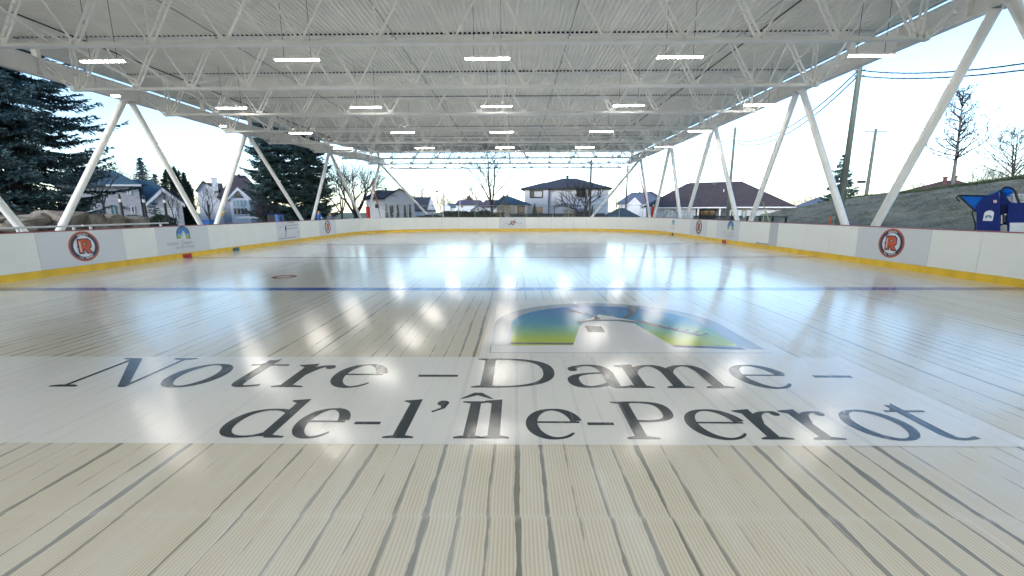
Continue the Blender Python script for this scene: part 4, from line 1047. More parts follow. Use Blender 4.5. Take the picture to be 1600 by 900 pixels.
spruce('spruce_tree', 'little conifer tip right of the pointed conifer behind the blue roof', G(251, 68), 8.3, 1.6, 17, dens=.6, size=.35)
for i, (px, top, wpx, Y) in enumerate(((270, 268, 17, 54), (284, 270, 16, 55), (297, 276, 14, 56))):
    z = at(px, top, Y).z; leafy('cedar_tree', ('tall cedar column beside the garage gable', 'middle tall cedar between garage and slanted column', 'cedar column right of the slanted column leg')[i], 'tree', G(px, Y), wpx*Y/FPX*.55, wpx*Y/FPX*.55, z+.06, 60+i, 'cedar', 4200, .30, shape='column', group='cedars beside the garage')
for i, (px, w) in enumerate(((604, 5), (612, 6), (622, 6.5), (633, 7), (641, 4))):
    Y = 52; z = at(px, 321+i % 2, Y).z
    leafy('cedar_shrub', 'small cone cedar before the white gable house, %s' % ('leftmost of five', 'second of five from the left', 'middle of five', 'second of five from the right', 'rightmost of five')[i], 'shrub', G(px, Y), w*Y/FPX*.55, .5, z+.06, 70+i, 'cedar', 900, .16, shape='cone', group='cone cedars at the white gable house')
leafy('round_shrub', 'broad dark green rounded shrub behind the far boards below the leaning column', 'shrub', G(672, 50), 2.3, 1.4, 1.62, 80, 'hedge', 5200, .16)
def hedge(px0, px1, ytop, Y, seed, label, mat='hedge'):
    a_, c_ = G(px0, Y), G(px1, Y); z = at((px0+px1)/2, ytop, Y).z
    leafy('hedge', label, 'hedge', V(((a_.x+c_.x)/2, Y, -.06)), (c_.x-a_.x)/2, .7, z, seed, mat, 12000, .26, shape='box', stem=False)
hedge(695, 765, 328, 62, 81, 'dark green trimmed hedge left of the tall bare tree')
hedge(766, 786, 331, 61, 82, 'short dark hedge right behind the tall bare tree')
leafy('dry_shrub', 'ochre dry shrub beside the trunk of the tall bare tree', 'shrub', G(786, 52), 1.1, .9, at(786, 316, 52).z, 83, 'ochre', 1500, .14)
leafy('dry_shrub', 'round ochre dry shrub in front of the two-storey house', 'shrub', G(889, 54), .85, .7, at(889, 326, 54).z, 84, 'ochre', 1800, .12)
leafy('pine_shrub', 'small green pine by the lower window of the two-storey house', 'shrub', G(835, 56), .8, .7, at(835, 318, 56).z, 85, 'cedar', 1500, .16, shape='cone')
leafy('pine_shrub', 'thin green shrub beside the teal utility pole', 'shrub', G(925, 57), .55, .5, at(925, 322, 57).z, 86, 'cedar', 800, .16, shape='cone')
leafy('round_shrub', 'dark trimmed bush in front of the blue-roofed garage', 'shrub', G(252, 36, .5), 1.1, .9, 1.25, 87, 'hedge', 3000, .13)
leafy('round_shrub', 'small dark bush behind the last boulder', 'shrub', G(210, 34, .5), .9, .8, 1.25, 88, 'hedge', 2200, .12)
spruce('pine_shrub', 'low spreading pine between the two right bollards', G(243, 38, .4), 2.6, 1.3, 89, dens=.8, size=.2, trunk_r=.05)
# bare trees
bare('bare_tree', 'low bare tree with forked trunk in front of the two-storey house', G(911, 56), 6.4, 1.25, 22, r0=.22, forks=5, depth=5, trunk=.16)
bare('bare_tree', 'wide bare tree right of the blue spruces', G(556, 56), 8.6, 1.0, 23, r0=.30, forks=5, depth=6, trunk=.18, mat='bark')
bare('bare_tree', 'bare tree crown left of the wide bare tree', G(534, 60), 8.0, .9, 24, r0=.18, forks=4, depth=5, mat='bark')
bare('bare_tree', 'pale birch-like bare tree left of the tall middle tree', G(744, 95), 8.6, .8, 26, r0=.14, forks=4, depth=5, mat='barkpale', trunk=.3)
bare('bare_tree', 'slim bare tree in front of the white gable with chimney', G(326, 56), 6.2, .8, 27, r0=.09, forks=4, depth=5)
bare('bare_shrub', 'purple-brown bare shrub at the foot of the left blue spruce', G(412, 42), 3.6, .8, 28, r0=.07, forks=6, depth=5, mat='twig', trunk=.1)
bare('bare_tree', 'young bare tree in front of the blue-roofed house wall', G(164, 40, .5), 5.0, .8, 29, r0=.12, forks=4, depth=4, mat='barkpale', trunk=.45)
bare('bare_tree', 'slender bare tree in front of the garage', G(272, 40, .3), 4.0, .6, 30, r0=.06, forks=4, depth=5, mat='bark', trunk=.2)
bare('bare_tree', 'bare tree top above the ridge of the blue roof', G(208, 62), 8.4, .9, 31, r0=.14, forks=5, depth=5, mat='twig')
def vase(name, label, base, top, seed, L0, r0, lo=.2, n=14, mat='bark', lead=2, ang=.8, lv=3, group=None):
    """bare tree with near-vertical leaders and straight limbs fanning up and out"""
    rn = random.Random(seed); t = thing(name, label, 'tree', base, group); H = top.z-base.z; tb = MB(); br = MB()
    fork = base.lerp(top, lo); tb.path([base, fork], [r0, r0*.8], 9); tb.build('trunk', mt[mat], t)
    def limb(p, d, L, r, lev):
        q = p; k = 4
        for i in range(k):
            d = (d+V((rn.gauss(0, .05), rn.gauss(0, .05), rn.gauss(.03, .04)))).normalized(); nx = q+d*L/k
            br.tube(q, nx, max(.011, r*(1-.75*i/k)), max(.011, r*(1-.75*(i+1)/k)), 5 if lev == 0 else 3, caps=False)
            if lev < lv:
                for _ in range(2 if lev else 1):
                    s_3 = Matrix.Rotation(rn.uniform(0, 6.28), 3, d) @ d.orthogonal().normalized(); limb(q.lerp(nx, rn.random()), (d+s_3*rn.uniform(.45, .85)).normalized(), L*rn.uniform(.35, .55), r*.42, lev+1)
            q = nx
    for j in range(lead):
        o = V(((j-(lead-1)/2)*.12*H/lead, rn.uniform(-.2, .2), 0)); tp_ = top+o*1.3; a0 = fork-V((0, 0, .1)); m_ = a0.lerp(tp_, .35)+o*.5
        br.path([a0, m_, a0.lerp(tp_, .7)+o*.3, tp_], [r0*.62, r0*.42, r0*.22, .01], 6)
        for i in range(n):
            f = i/n; p = (a0.lerp(m_, f*2.5) if f < .4 else m_.lerp(tp_, (f-.4)/.6)); a_ = i*2.4+j*1.7+rn.uniform(-.4, .4)
            limb(p, V((cos(a_)*ang, sin(a_)*ang, rn.uniform(.75, 1.15))).normalized(), L0*(1.08-f)*rn.uniform(.75, 1.15), r0*.34*(1-.6*f), 0)
    br.build('branches', mt[mat], t); return t
vase('bare_tree', 'tall bare multi-stemmed tree standing in the middle behind the far boards', G(768, 50), at(768, 200, 50), 21, 6.0, .20, lo=.19, n=9, lv=2, ang=1.0)
vase('bare_tree', 'grey bare tree behind the small dark-roofed house', G(655, 78), at(657, 282, 78), 25, 3.6, .18, lo=.25, n=9, lv=2, mat='twig')
vase('bare_tree', 'bare tree at the far right edge on top of the mound', at(1583, 279, 38)-V((0, 0, .3)), at(1590, 202, 38), 33, 3.6, .14, lo=.10, n=13, lv=2, mat='bark', ang=1.1)
# tall tree with a single leader and a few dead leaves
def leader_tree():
    base = at(1488, 291, 35)-V((0, 0, .3)); top = at(1507, 136, 35); rn = random.Random(5)
    t = thing('leader_tree', 'slim upright tree with a few dead leaves on the mound by the big right column', 'tree', base)
    tb = MB(); tb.path([base, base.lerp(top, .4)+V((.05, 0, 0)), base.lerp(top, .75), top], [.14, .085, .05, .012], 8); tb.build('trunk', mt['barkpale'], t)
    br = MB(); lf = MB(); H = top.z-base.z
    def limb(p, d, L, r, lev):
        q = p; n = 4
        for i in range(n):
            d = (d+V((rn.gauss(0, .1), rn.gauss(0, .1), .10))).normalized(); nx = q+d*L/n; br.tube(q, nx, r*(1-.8*i/n), r*(1-.8*(i+1)/n), 4, caps=False); q = nx
            if rn.random() < (.34 if lev > 0 else .2):
                for _ in range(rn.choice((1, 2))): pp = q+V((rn.gauss(0, .07), rn.gauss(0, .07), rn.gauss(0, .07))); needle_tris(lf, pp, V((rn.gauss(0, 1), rn.gauss(0, 1), rn.gauss(0, 1))).normalized(), rn, .17)
            if lev < 2 and rn.random() < .8:
                s_3 = Matrix.Rotation(rn.uniform(0, 6.28), 3, d) @ d.orthogonal().normalized(); limb(q, (d+s_3*.8).normalized(), L*.45, r*.5, lev+1)
    h = .30
    while h < .97:
        a_ = rn.uniform(0, 6.28); p = base.lerp(top, h); L = (2.6 if h < .42 else 1.7)*(1.08-h)**.7*rn.uniform(.9, 1.35)
        limb(p, V((cos(a_), sin(a_), .55 if h > .4 else .25)).normalized(), L, .06, 0); h += .022
    limb(base.lerp(top, .31), V((1, -.1, .5)).normalized(), 2.9, .05, 0); limb(base.lerp(top, .30), V((-1, 0, .12)).normalized(), 2.4, .045, 0)
    br.build('branches', mt['bark'], t); lf.build('dead_leaves', mt['leafbrown'], t)
leader_tree()
# brush along the mound
lbs = ['left of the maroon roof', 'right of the maroon roof', 'between the slim tree and the blue machine', 'above the blue machine', 'just left of the far right tree', 'at the right picture edge', 'behind the maroon roof']
for i, (px, h) in enumerate(((1432, 2.0), (1522, 3.1), (1540, 2.5), (1556, 3.4), (1566, 2.6), (1604, 3.6), (1470, 2.6))):
    Y = 44 if i != 6 else 58; bs = at(px, 292 if px > 1500 else 300, Y)-V((0, 0, .5))
    bare('bare_shrub', 'bare brush on the mound %s' % lbs[i], bs, h, 1.1, 90+i, r0=.05, forks=6, depth=5, mat='twig', trunk=.08, group='bare brush along the mound')
# distant bare trees along the horizon
fl = [(700, 150, 'far behind the street lamp'), (725, 170, 'far left of the spire roof'), (560, 120, 'far behind the wide bare tree'), (735, 120, 'behind the spire roof'), (960, 150, 'far right of the two-storey house'), (1025, 140, 'above the gabled house roof'), (1247, 130, 'between the maroon bungalow and the grey roof'), (1262, 140, 'left of the grey roof'), (1272, 150, 'above the grey roof'), (305, 110, 'between cedars and the white chimney house'), (690, 120, 'left of the street lamp'), (1190, 120, 'behind the maroon bungalow right end')]
for i, (px, Y, w) in enumerate(fl):
    bare('far_tree', 'distant bare tree %s' % w, G(px, Y), rnd.uniform(6.5, 9), 1.0, 120+i, r0=.16, forks=5, depth=5, mat='twig', trunk=.15, group='distant bare trees on the horizon')

# ------------------------------------------------------------------ houses
mt['lavbrick'] = siding('lavender grey brick', (.42, .42, .45), True); mt['whitesiding'] = siding('white siding', (.68, .70, .74)); mt['greybrick'] = siding('grey brick', (.34, .36, .42), True)
mt['palestone'] = siding('pale stone cladding', (.50, .52, .54), True)
mt['roofblue'] = shingle('slate blue shingles', (.05, .10, .13)); mt['roofmar'] = shingle('maroon shingles', (.07, .053, .056)); mt['roofdark'] = shingle('dark grey shingles', (.045, .05, .065)); mt['roofpurple'] = shingle('purple brown shingles', (.085, .07, .095)); mt['roofteal'] = shingle('teal shingles', (.07, .14, .17)); mt['roofgrey'] = shingle('blue grey shingles', (.13, .15, .20)); mt['roofred'] = shingle('brown red shingles', (.12, .05, .045))
def hip(mb, x0, x1, y0, y1, z0, zr, ra, rb_, oh=.35, t=.16):
    """hip or gable roof, ridge along x from ra to rb_ (world x)"""
    x0 -= oh; x1 += oh; y0 -= oh; y1 += oh; ym = (y0+y1)/2
    vs = [(x0, y0, z0), (x1, y0, z0), (x1, y1, z0), (x0, y1, z0), (ra, ym, zr), (rb_, ym, zr), (x0, y0, z0-t), (x1, y0, z0-t), (x1, y1, z0-t), (x0, y1, z0-t)]
    mb.add(vs, [(0, 1, 5, 4), (1, 2, 5), (2, 3, 4, 5), (3, 0, 4), (6, 9, 8, 7), (0, 6, 7, 1), (1, 7, 8, 2), (2, 8, 9, 3), (3, 9, 6, 0)])
def gable_y(mb, x0, x1, y0, y1, z0, zr, oh=.3, t=.16, xm=None):
    """gable roof with ridge running away from the viewer"""
    xm = (x0+x1)/2 if xm is None else xm
    x0 -= oh; x1 += oh; y0 -= oh
    vs = []
    for y in (y0, y1): vs += [(x0, y, z0), (xm, y, zr), (x1, y, z0), (x1, y, z0-t), (xm, y, zr-t*1.3), (x0, y, z0-t)]
    mb.add(vs, [(0, 5, 4, 1), (1, 4, 3, 2), (6, 7, 10, 11), (7, 8, 9, 10), (0, 1, 7, 6), (1, 2, 8, 7), (5, 11, 10, 4), (4, 10, 9, 3), (0, 6, 11, 5), (2, 3, 9, 8)])
class House:
    def __init__(s, name, label, Y, px): s.Y = Y; s.F = Facing(px, Y); s.t = thing(name, label, 'house', G(px, Y)); s.t.rotation_euler.z = s.F.angle
    def X(s, px): return s.F.X(px)
    def Z(s, px, py): return s.F.Z(px, py)
    def wall(s, p0, p1, ztop, dep, mat, dy=0, z0=-.06):
        b = MB(); b.box((s.X(p0), s.Y+dy, z0), (s.X(p1), s.Y+dy+dep, ztop)); return b.build('wall', mt[mat], s.t)
    def gablewall(s, p0, p1, pm, z1, zt, dep, mat, dy=0):
        b = MB(); x0, x1, xm = s.X(p0), s.X(p1), s.X(pm); b.prism([(x0, s.Y+dy, -.06), (x1, s.Y+dy, -.06), (x1, s.Y+dy, z1), (xm, s.Y+dy, zt), (x0, s.Y+dy, z1)], (0, 0, 0), (0, dep, 0)); return b.build('wall', mt[mat], s.t)
    def win(s, p0, p1, q0, q1, pane='glass', frame='frame', n=1, dy=0, fw=.08, name='window', m=1):
        x0, x1 = s.X(p0), s.X(p1); pm = (p0+p1)/2; z1, z0 = s.Z(pm, q0), s.Z(pm, q1); y = s.Y+dy
        f = MB(); f.box((x0, y-.06, z0), (x0+fw, y+.02, z1)); f.box((x1-fw, y-.06, z0), (x1, y+.02, z1)); f.box((x0+fw, y-.06, z0), (x1-fw, y+.02, z0+fw)); f.box((x0+fw, y-.06, z1-fw), (x1-fw, y+.02, z1))
        for i in range(1, n): xx = x0+(x1-x0)*i/n; f.box((xx-fw*.35, y-.05, z0+fw), (xx+fw*.35, y+.02, z1-fw))
        for i in range(1, m): zz = z0+(z1-z0)*i/m; f.box((x0+fw, y-.045, zz-.03), (x1-fw, y+.015, zz+.03))
        o = f.build(name, mt[frame], s.t); g = MB(); g.box((x0+fw*.7, y-.022, z0+fw*.7), (x1-fw*.7, y-.004, z1-fw*.7)); g.build('pane', mt[pane], o); return o
    def chimney(s, p0, p1, q0, q1, dy, mat, cap=True):
        x0, x1 = s.X(p0), s.X(p1); z1, z0 = s.Z(p0, q0), s.Z(p0, q1); y = s.Y+dy; w = x1-x0; b = MB(); b.box((x0, y, z0), (x1, y+max(.5, w*.7), z1))
        if cap: b.box((x0-.08, y-.08, z1), (x1+.08, y+max(.5, w*.7)+.08, z1+.14))
        b.build('chimney', mt[mat], s.t)
    def roof(s, mat, *mbs):
        for m_ in mbs: m_.build('roof', mt[mat], s.t)
# 1 blue-roofed house on the left
h = House('detached_house', 'lavender brick house with slate blue roofs behind the left boulders', 47, 190)
X, Z = h.X, h.Z
h.wall(96, 222, Z(200, 291), 9, 'lavbrick'); r = MB(); hip(r, X(96), X(224), 47, 56, Z(200, 290), Z(180, 262), X(130), X(190)); h.roof('roofblue', r)
h.wall(222, 286, Z(250, 318), 8, 'lavbrick', dy=1.2); r = MB(); hip(r, X(205), X(290), 48.2, 57, Z(250, 317), Z(235, 277), X(205), X(248)); h.roof('roofblue', r)
h.gablewall(230, 285, 258, Z(258, 318), Z(258, 297), 4, 'lavbrick', dy=-.6); r = MB(); gable_y(r, X(232), X(286), 46.4, 52, Z(258, 319), Z(258, 294), oh=.2, t=.34, xm=X(258)); h.roof('white', r)
r = MB(); gable_y(r, X(232), X(286), 46.62, 52.4, Z(258, 318.4)+.03, Z(258, 293.2), oh=.22, t=.05, xm=X(258)); h.roof('roofblue', r)
h.win(174, 182, 321, 341, 'glasspale', 'teal', name='door', fw=.1); h.win(205, 211, 322, 333, 'glass', 'white'); h.win(203, 210, 292.5, 304, 'glasspale', 'white'); h.win(142, 149, 322, 340, 'glasspale', 'white'); h.win(238, 276, 325, 342, 'curtain', 'white', n=4, m=4, dy=-.6, name='garage_door')
b = MB(); b.box((X(192), 46.75, Z(192, 326)), (X(195), 46.98, Z(192, 322))); b.build('wall_lamp', mt['blacksteel'], h.t)
b = MB(); b.bar((X(172), 46.6, Z(172, 290)), (X(227), 46.6, Z(226, 290)), .14, .2); b.build('gutter', mt['white'], h.t)
# 2 maroon-roofed house with white chimney
h = House('detached_house', 'grey brick house with maroon roof, white chimney and tall front window', 62, 360); X, Z = h.X, h.Z
h.gablewall(311, 345, 322, Z(322, 296), Z(322, 282), 8, 'whitesiding', dy=2); r = MB(); gable_y(r, X(312), X(346), 64, 73, Z(322, 297), Z(322, 281), oh=.25, xm=X(322)); h.roof('roofmar', r)
r = MB(); hip(r, X(322), X(352), 66, 74, Z(340, 300), Z(335, 281), X(322), X(352), oh=.1); h.roof('roofmar', r)
h.wall(346, 412, Z(372, 309), 10, 'greybrick'); r = MB(); hip(r, X(346), X(414), 62, 72, Z(372, 308), Z(380, 270), X(373), X(392)); h.roof('roofmar', r)
h.gablewall(361, 391, 375, Z(375, 309), Z(375, 295), 2.4, 'white', dy=-.5); r = MB(); gable_y(r, X(361), X(391), 61.5, 66, Z(375, 310), Z(375, 293), oh=.25, t=.35, xm=X(375)); h.roof('white', r)
h.win(364, 388, 312, 324, 'glasspale', 'white', n=4, dy=-.55, fw=.12); h.win(364, 388, 324.4, 336, 'glass', 'white', n=4, dy=-.55, fw=.12)
g = MB(); g.prism([(X(367), 61.40, Z(375, 309)), (X(383), 61.40, Z(375, 309)), (X(375), 61.40, Z(375, 298.5))], (0, 0, 0), (0, .06, 0)); g.build('gable_window', mt['glass'], h.t)
h.chimney(336, 345, 278, 298, 1.4, 'whitesiding'); h.chimney(379, 383, 269, 273, 4, 'blacksteel', False)
h.win(318, 323, 316, 337, 'curtain', 'white', dy=2); h.win(326, 331, 319, 337, 'curtain', 'white', dy=2)
b = MB(); b.box((X(368), 58.5, Z(380, 341)), (X(402), 60, Z(380, 338))); b.box((X(368), 58.6, -.06), (X(369), 58.8, Z(380, 341))); b.box((X(401), 58.6, -.06), (X(402), 58.8, Z(380, 341))); b.build('porch_canopy', mt['white'], h.t)
# 3 white gable house
h = House('detached_house', 'white gabled house with dark roof behind the row of cone cedars', 62, 610); X, Z = h.X, h.Z
h.gablewall(603, 648, 626, Z(626, 309), Z(626, 295), 9, 'whitesiding'); r = MB(); gable_y(r, X(603), X(648), 62, 71, Z(626, 309.5), Z(626, 293.4), oh=.2, xm=X(626)); h.roof('roofdark', r)
h.wall(572, 604, Z(590, 309), 8, 'whitesiding', dy=1.5); r = MB(); hip(r, X(569), X(626), 63.3, 71.5, Z(590, 309), Z(600, 294.2), X(589), X(626), oh=.1); h.roof('roofdark', r)
h.chimney(603, 606, 291, 296, 4, 'blacksteel', False); h.win(608, 616, 320, 333, 'glass', 'white'); h.win(585, 593, 318, 326, 'glass', 'white', dy=1.5)
# 4 small dark roof house
h = House('detached_house', 'small house with dark side roof and pale gable right of the white gabled house', 74, 665); X, Z = h.X, h.Z
h.wall(646, 674, Z(660, 329), 6, 'whitesiding'); h.gablewall(668, 681, 674, Z(674, 327), Z(674, 308), 6, 'whitesiding', dy=.02); r = MB(); hip(r, X(644), X(680), 74, 81, Z(660, 329), Z(660, 306.8), X(650), X(674), oh=.15); h.roof('roofdark', r)
# 5 low houses beyond
h = House('detached_house', 'distant low house with teal roof and white gable by the street lamp', 110, 703); X, Z = h.X, h.Z
h.wall(693, 712, Z(700, 324), 8, 'whitesiding'); r = MB(); hip(r, X(694), X(712), 110, 118, Z(700, 324), Z(704, 317.5), X(699), X(711), oh=.2); h.roof('roofteal', r)
h.gablewall(692, 704, 698, Z(698, 323), Z(698, 318.5), 1, 'white', dy=-.5)
h = House('detached_house', 'distant white house with dark roof in front of the red spire roof', 105, 736); X, Z = h.X, h.Z
h.wall(713, 748, Z(730, 319), 8, 'whitesiding'); r = MB(); hip(r, X(713), X(757), 105, 113, Z(730, 319), Z(730, 311.7), X(716), X(752), oh=.3); h.roof('roofpurple', r); h.win(720, 724, 321, 325, 'glass', 'white')
h = House('pyramid_roof_building', 'small brown-red pointed roof above the distant white house', 130, 733); X, Z = h.X, h.Z
h.wall(729, 738, Z(733, 313), 3, 'greybrick'); b = MB(); b.add([(X(728), 129.6, Z(733, 313)), (X(739), 129.6, Z(733, 313)), (X(739), 133.4, Z(733, 313)), (X(728), 133.4, Z(733, 313)), (X(733.5), 131.5, Z(733, 303.5))], [(0, 1, 4), (1, 2, 4), (2, 3, 4), (3, 0, 4), (3, 2, 1, 0)]); b.build('roof', mt['roofred'], h.t)
h = House('detached_house', 'low white gable between hedge and tall bare tree', 72, 752); X, Z = h.X, h.Z
h.gablewall(737, 760, 748, Z(748, 328), Z(748, 320.5), 6, 'whitesiding'); r = MB(); gable_y(r, X(737), X(760), 72, 78, Z(748, 328), Z(748, 320), oh=.2, xm=X(748)); h.roof('roofgrey', r); h.win(745, 749, 325, 330, 'glass', 'white')
h = House('detached_house', 'low house with purple brown roof right behind the tall bare tree', 84, 772); X, Z = h.X, h.Z
h.wall(752, 790, Z(770, 323), 7, 'whitesiding'); r = MB(); hip(r, X(752), X(792), 84, 91, Z(770, 323), Z(765, 311.5), X(758), X(778), oh=.25); h.roof('roofpurple', r)
# 7 blue-grey bungalow
h = House('bungalow', 'bungalow with slate blue hip roof left of the two-storey house', 66, 795); X, Z = h.X, h.Z
h.wall(776, 826, Z(795, 320), 8, 'whitesiding', dy=.8); r = MB(); hip(r, X(774), X(826), 66, 75, Z(795, 319.4), Z(790, 304.5), X(785), X(795), oh=.4); h.roof('roofblue', r)
h.win(798, 806, 321, 334, 'curtain', 'white', dy=.8); h.win(808, 820, 322, 337, 'glass', 'frame', n=3, dy=.8); h.chimney(785.5, 787.5, 302.5, 306, 4, 'blacksteel', False); h.chimney(792, 794, 302.5, 306, 4, 'blacksteel', False)
b = MB()
for px in (796, 807, 821): b.box((X(px)-.08, 65.7, -.06), (X(px)+.08, 65.86, Z(px, 320)-.05))
b.build('porch_post', mt['white'], h.t)
# 8 two-storey house
h = House('two_storey_house', 'white two-storey house with dark hip roof and black windows', 68, 885); X, Z = h.X, h.Z
h.wall(820, 950, Z(885, 295), 11, 'whitesiding'); h.wall(820, 858, Z(840, 294.6)-.05, 1, 'whitesiding', dy=-.5)
r = MB(); hip(r, X(817), X(952), 68, 79, Z(885, 294.3), Z(885, 274.5), X(878), X(899), oh=.35); h.roof('roofdark', r)
r = MB(); hip(r, X(817), X(860), 67.4, 76, Z(840, 294.5), Z(850, 283), X(846), X(860), oh=.3); h.roof('roofdark', r)
b = MB(); b.box((X(856.6), 67.40, -.06), (X(858.6), 67.52, Z(858, 295))); b.build('corner_trim', mt['roofgrey'], h.t)
h.win(828, 848.5, 297.5, 309.5, 'curtain', 'frame', n=1, dy=-.52, fw=.18, m=1); h.win(829, 835, 298.5, 308.5, 'glass', 'frame', dy=-.56, fw=.1)
h.win(900, 914, 295.8, 308, 'glass', 'frame', n=2, fw=.14); h.win(918, 922.5, 295.8, 307.5, 'glass', 'frame', fw=.12); h.win(933, 937.5, 296.5, 308.6, 'curtain', 'frame', fw=.14)
h.win(839, 848, 323, 333, 'glass', 'frame', dy=-.52); h.chimney(883.5, 887.5, 271.5, 276, 5, 'blacksteel')
b = MB(); b.bar((X(818), 67.5, Z(885, 294.6)), (X(953), 67.5, Z(885, 294.6)), .1, .16); b.build('gutter', mt['blacksteel'], h.t)
# garden structures before it
g = thing('garden_gazebo', 'black framed garden gazebo with dark flat canopy before the two-storey house', 'gazebo', G(885, 63))
b = MB(); x0, x1 = at(866, 330, 63).x, at(906, 330, 63).x; z = at(885, 322.5, 63).z
for xx in (x0, x1): b.box((xx-.05, 62.9, -.06), (xx+.05, 63, z)); b.box((xx-.05, 65.9, -.06), (xx+.05, 66, z))
b.build('frame', mt['blacksteel'], g); b = MB(); hip(b, x0, x1, 62.9, 66, z+.12, z+.45, x0+1.4, x1-1.4, oh=.15, t=.12); b.build('canopy_top', mt['navy'], g)
g = thing('swim_spa_cover', 'low slate blue sloped cover beside the gazebo', 'cover', G(912, 60))
b = MB(); x0, x1 = at(899, 330, 60).x, at(922, 330, 60).x; z = at(910, 330, 60).z; b.box((x0+.1, 60, -.06), (x1-.1, 62.5, z)); b.build('base', mt['blacksteel'], g); b = MB(); hip(b, x0, x1, 60, 62.5, z+.1, z+.4, x0+.8, x1-.8, oh=.05); b.build('lid', mt['roofgrey'], g)
g = thing('garden_fence', 'dark board fence in front of the slate blue bungalow and two-storey house', 'fence', G(850, 58))
b = MB(); x = at(796, 330, 58).x; x1 = at(945, 330, 58).x; z = at(850, 333.6, 58).z
while x < x1: b.box((x, 58, -.06), (x+.14, 58.03, z+rnd.uniform(-.01, .01))); x += .15
b.build('boards', mt['roofdark'], g)
# 9 gabled house right of it
h = House('detached_house', 'house with blue-grey roof and white front gable behind the inward-leaning right column', 78, 1000); X, Z = h.X, h.Z
h.wall(966, 1028, Z(990, 318), 9, 'whitesiding'); r = MB(); hip(r, X(966), X(1034), 78, 88, Z(990, 317), Z(1000, 298.5), X(985), X(1011)); h.roof('roofgrey', r)
r = MB(); hip(r, X(996), X(1040), 80, 90, Z(1015, 311), Z(1015, 296.5), X(1011), X(1018), oh=.1); h.roof('roofpurple', r)
h.gablewall(982, 1000, 991, Z(991, 318), Z(991, 309.5), 3, 'white', dy=-.6); r = MB(); gable_y(r, X(982), X(1000), 77.4, 83, Z(991, 319), Z(991, 308.6), oh=.2, t=.3, xm=X(991)); h.roof('white', r)
h.win(970, 973, 320, 325, 'glass', 'white'); h.win(976, 979, 320, 325, 'glass', 'white'); h.chimney(997, 999, 297, 300, 4, 'blacksteel', False)
g = thing('tent_roof', 'low dark blue hipped tent roof behind the far right boards', 'tent', G(976, 56)); x0, x1 = at(951, 335, 56).x, at(1001, 335, 56).x
b = MB(); hip(b, x0, x1, 56, 60, at(976, 338.5, 56).z, at(976, 325, 56).z, at(972, 330, 56).x, at(981, 330, 56).x, oh=0); b.build('canopy_top', mt['roofblue'], g)
b = MB(); [b.box((xx-.05, yy-.05, -.06), (xx+.05, yy+.05, 1.35)) for xx in (x0+.1, x1-.1) for yy in (56.1, 59.9)]; b.build('leg', mt['galv'], g)
# 10 big maroon bungalow
h = House('bungalow', 'long bungalow with broad maroon hip roof and pale stone walls behind the right boards', 58, 1130); X, Z = h.X, h.Z
h.wall(1032, 1240, Z(1130, 325), 12, 'palestone', dy=1.2); r = MB(); hip(r, X(1040), X(1240), 59.2, 71, Z(1130, 323.5), Z(1110, 279.6), X(1068), X(1157), oh=.5); h.roof('roofmar', r)
h.wall(1012, 1088, Z(1050, 324.5), 4, 'palestone', dy=-1.6); r = MB(); hip(r, X(1010), X(1136), 56.4, 69.5, Z(1070, 323.5), Z(1067, 283.5), X(1066), X(1068), oh=.4); h.roof('roofmar', r)
b = MB(); b.bar((X(1008), 56.0, Z(1070, 323.4)-.1), (X(1137), 56.0, Z(1130, 323.4)-.1), .1, .16); b.bar((X(1137), 58.6, Z(1137, 324)), (X(1245), 58.6, Z(1240, 324)), .1, .16); b.build('gutter', mt['white'], h.t)
h.win(1090, 1118, 328, 346, 'glass', 'frame', n=3, dy=1.15, fw=.1); h.win(1142, 1149, 329, 344, 'glass', 'white', n=2, dy=1.15); h.win(1160, 1167, 328.5, 345, 'glasspale', 'frame', dy=1.15); h.win(1205, 1211, 329.5, 340, 'glasspale', 'white', dy=1.15); h.win(1197, 1203, 329.5, 340, 'curtain', 'white', dy=1.15); h.win(1150, 1157, 329, 344, 'curtain', 'white', dy=1.15)
h.win(1041, 1053, 327.5, 338, 'glasspale', 'white', n=2, dy=-1.65, fw=.12); h.win(1062, 1069, 328, 338, 'curtain', 'white', dy=-1.65); h.win(1018, 1024, 328, 338, 'glasspale', 'white', dy=-1.65)
b = MB(); b.box((X(1125)-.1, 56.1, -.06), (X(1125)+.1, 56.3, Z(1125, 325))); b.box((X(1092)-.1, 56.1, -.06), (X(1092)+.1, 56.3, Z(1092, 325))); b.build('porch_post', mt['white'], h.t)
for i, px in enumerate((1074.5, 1111.5)): b = MB(); xx = X(px); zz = Z(px, 285); b.box((xx-.22, 64, zz-.6), (xx+.22, 64.4, zz)); b.box((xx-.32, 63.9, zz), (xx+.32, 64.5, zz+.28)); b.build('roof_vent', mt['blacksteel'], h.t)
b = MB(); b.tube((X(1128), 61, Z(1128, 298.5)), (X(1128), 61, Z(1128, 294)), .06, n=8); b.build('vent_pipe', mt['white'], h.t)
# 11 grey roof right
h = House('detached_house', 'house with plain blue-grey roof left of the small spruce on the mound', 92, 1272); X, Z = h.X, h.Z
h.wall(1228, 1320, Z(1270, 330), 9, 'whitesiding'); r = MB(); hip(r, X(1236), X(1322), 92, 102, Z(1270, 325), Z(1278, 307.5), X(1275), X(1283), oh=.4); h.roof('roofgrey', r); h.chimney(1271, 1273, 306, 311, 3, 'blacksteel', False)
h = House('garden_shed', 'low pale shed with grey roof between the maroon bungalow and the mound', 84, 1240); X, Z = h.X, h.Z
h.wall(1229, 1251, Z(1240, 331), 4, 'whitesiding'); r = MB(); hip(r, X(1229), X(1251), 84, 88, Z(1240, 330), Z(1240, 326), X(1233), X(1247), oh=.2); h.roof('roofpurple', r); h.win(1233, 1236, 333, 338, 'glass', 'white')
